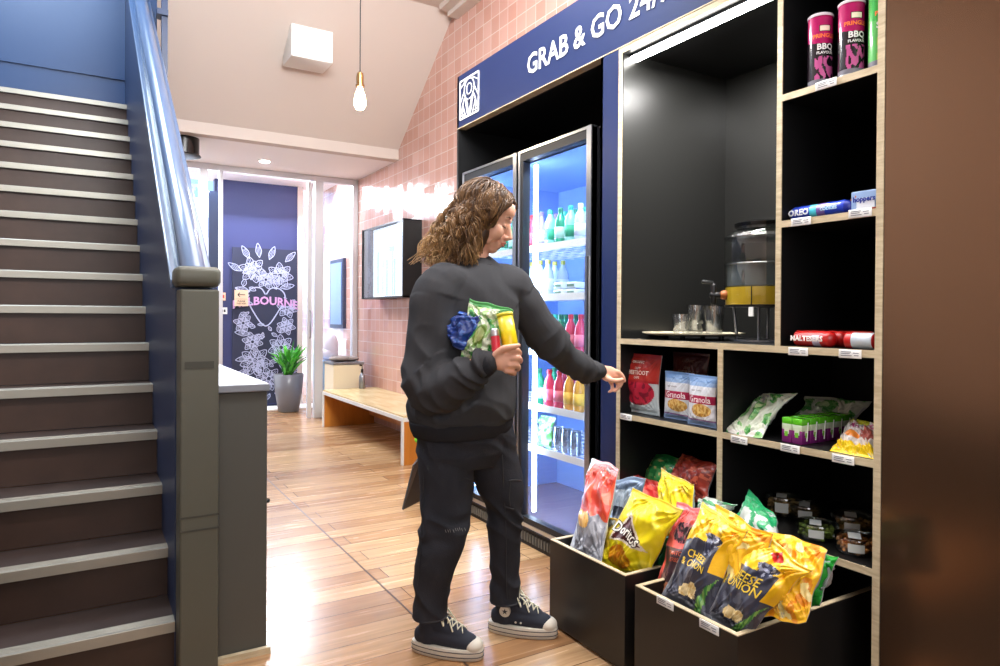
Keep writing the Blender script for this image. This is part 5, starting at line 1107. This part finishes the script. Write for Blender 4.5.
# shoes ------------------------------------------------------------------
mk('canvas', (38, 42, 54), .85, bump=(500, .3, .001)); mk('rubber', (206, 200, 188), .5, mottle=.08); mk('lace', (222, 214, 190), .8); mk('sole_line', (50, 50, 58), .6)
def shoe(cx, cy, dirv, side, label_):
    d = Vector((*dirv, 0)).normalized(); s = UZ.cross(d); M_ = Matrix((d, s, UZ)).transposed().to_4x4(); M_.translation = (cx, cy, 0)
    sh = bpy.data.objects.new('shoe', None); C.objects.link(sh); sh.parent = pe; sh.location = Vector((cx, cy, 0))-PB; sh['label'] = label_
    g = lambda x, y, z: M_ @ Vector((x, y, z)); b = MB()
    b.tube([g(-.095, 0, .062), g(-.04, 0, .068), g(.02, 0, .062), g(.08, 0, .050), g(.108, 0, .045)], [.033, .038, .039, .036, .026], 22, 4, 1.0)
    b.tube([g(-.068, 0, .06), g(-.066, 0, .11), g(-.060, 0, .150), g(-.058, 0, .200)], [.040, .040, .041, .045], 22, 4); b.tube([g(-.055, 0, .12), g(-.01, 0, .098), g(.05, 0, .075)], [.036, .034, .030], 18, 4)
    co, nn, fs = remesh(b, .0045, 3); from_np(co, fs).build('upper', 'canvas', sh, smooth=True); bvs = BVHTree.FromPolygons([Vector(c) for c in co], [list(f) for f in fs])
    def outline(grow=0): 
        pts = []
        for k in range(44):
            t = 2*pi*k/44; x = .135*cos(t); wv = .047-.008*max(0, -cos(t))-.0 ; pts.append((x*(1+grow/.135), math.copysign(abs(sin(t))**.75, sin(t))*(wv+grow)))
        return pts
    m = MB(); m.rings([[g(x, y, z) for x, y in outline(gr)] for z, gr in ((0, -.004), (.004, 0), (.033, .001), (.040, -.001), (.041, -.006))]); m.build('sole', 'rubber', sh, smooth=True, auto=50)
    for z in (.030, .014): m = MB(); o_ = outline(.0012); m.tube([g(x, y, z) for x, y in o_+o_[:1]], .0015, 5, cap=False); m.build('sole_stripe', 'sole_line', sh)
    MB().ell((.098, 0, .046), (.036, .038, .028), M_, 20, 12).build('toe_cap', 'rubber', sh, smooth=True)
    def onf(x, y):
        h = bvs.ray_cast(g(x, y, .3), Vector((0, 0, -1))); return h[0] if h[0] else g(x, y, .1)
    lc = MB(); N_ = 7
    for k in range(N_):
        x0 = .064-k*.0185; x1 = x0-.0185; z0_ = onf(x0, .02); 
        for sg_ in (-1, 1):
            a_ = onf(x0, sg_*.019)+UZ*.002; b__ = onf(x1, -sg_*.019)+UZ*.002; m_ = (onf((x0+x1)/2, 0)+UZ*.006); lc.tube([a_, m_, b__], .0032, 6, 4, .6)
    top = onf(-.06, 0)
    for sg_ in (-1, 1):
        q = g(-.028, 0, .150); lc.tube([q, g(-.015, sg_*.035, .150), g(.0, sg_*.045, .120), g(-.012, sg_*.018, .135), q], .0032, 6, 5, .6); lc.tube([q, g(.01, sg_*.02, .135), g(.03, sg_*.030, .098)], .0028, 6, 4)
    lc.build('laces', 'lace', sh, smooth=True)
    MB().tube([g(-.03, 0, .155), g(-.012, 0, .140), g(.02, 0, .112)], [.018, .020, .018], 12, 3, .35, up=s).build('tongue', 'canvas', sh, smooth=True)
    # round ankle patch with a star on the inner side
    c0 = g(-.060, side*.0475, .098); nrm = s*side; pm = MB(); fr_ = lambda x, z, dd: c0+d*x+UZ*z+nrm*dd
    pm.prism([(.021*cos(2*pi*k/24), .021*sin(2*pi*k/24)) for k in range(24)], -.010, .0025, fr_); pa_ = pm.build('ankle_patch', 'rubber', sh)
    st_ = MB(); st_.prism([((.012 if k % 2 == 0 else .005)*sin(2*pi*k/10), (.012 if k % 2 == 0 else .005)*cos(2*pi*k/10)) for k in range(10)], .0024, .0032, fr_)
    st_.build('star', 'sole_line', pa_)
    m = MB()
    for x in (-.02, .0): m.prism([(x+.004*cos(2*pi*k/10), .056+.004*sin(2*pi*k/10)-.0) for k in range(10)], .030, .0395, lambda a_, z_, dd: g(a_, side*dd, z_))
    m.build('eyelets', 'rubber', sh)
shoe(1.106, 2.188, (.69, -.72), 1, 'right shoe, planted nearer the camera'); shoe(1.428, 2.185, (.72, -.69), -1, 'left shoe with round star patch, beside the crate')
# things held -------------------------------------------------------------
hbag = bag('herb_chip_bag', 'white and green chip bag held under the woman\'s right arm', 'chip bag', [Pp(459, 368, 2.27), Pp(500, 356, 2.23), Pp(514, 312, 2.27), Pp(470, 297, 2.33)], .030, lambda u, v: ((110, 140, 60) if not inel(u, v, .42, .42, .13, .10) else (190, 205, 140)) if inel(u, v, .42, .42, .17, .14) else ((60, 140, 70) if nz(u, v, 6, 3) > .15 or v > .93 else ((150, 186, 120) if nz(u, v, 9) > .1 else (204, 212, 186))), seed=61)
bbg = bag('chip_bag', 'dark blue snack bag tucked under the woman\'s right arm', 'chip bag', [Pp(441, 335, 2.34), Pp(462, 350, 2.27), Pp(482, 316, 2.27), Pp(462, 310, 2.33)], .022, lambda u, v: (34, 62, 140) if nz(u, v, 7) > -.2 else (70, 110, 190), seed=62, nu=28, nv=36, back=(30, 50, 120))
yt = thing('snack_tube', Pp(508, 335, 2.24), 'bright yellow snack tube held upright in the woman\'s right hand', 'snack tube'); mk('tube_yellow', (222, 200, 16), .35, coat=.4)
a, b_ = Pp(513, 360, 2.225), Pp(505, 316, 2.255); mk('tube_cap', (206, 190, 40), .4)
MB().tube([a, a.lerp(b_, .5), b_], .0265, 26, cap=False).build('tube', 'tube_yellow', yt, smooth=True); MB().tube([b_-(b_-a).normalized()*.004, b_+(b_-a).normalized()*.008], .0275, 26, cap=False).build('lid', 'tube_cap', yt, smooth=True)
rc = thing('small_can', Pp(496, 340, 2.22), 'small red can held between the chip bag and the yellow tube', 'can'); mk('can_red', (196, 40, 60), .35, coat=.3)
MB().tube([Pp(497, 362, 2.215), Pp(495, 334, 2.225)], .015, 18).build('body', 'can_red', rc, smooth=True); MB().tube([Pp(495.1, 336, 2.2245), Pp(494.8, 332, 2.226)], .0153, 18).build('lid', 'can_metal', rc, smooth=True)
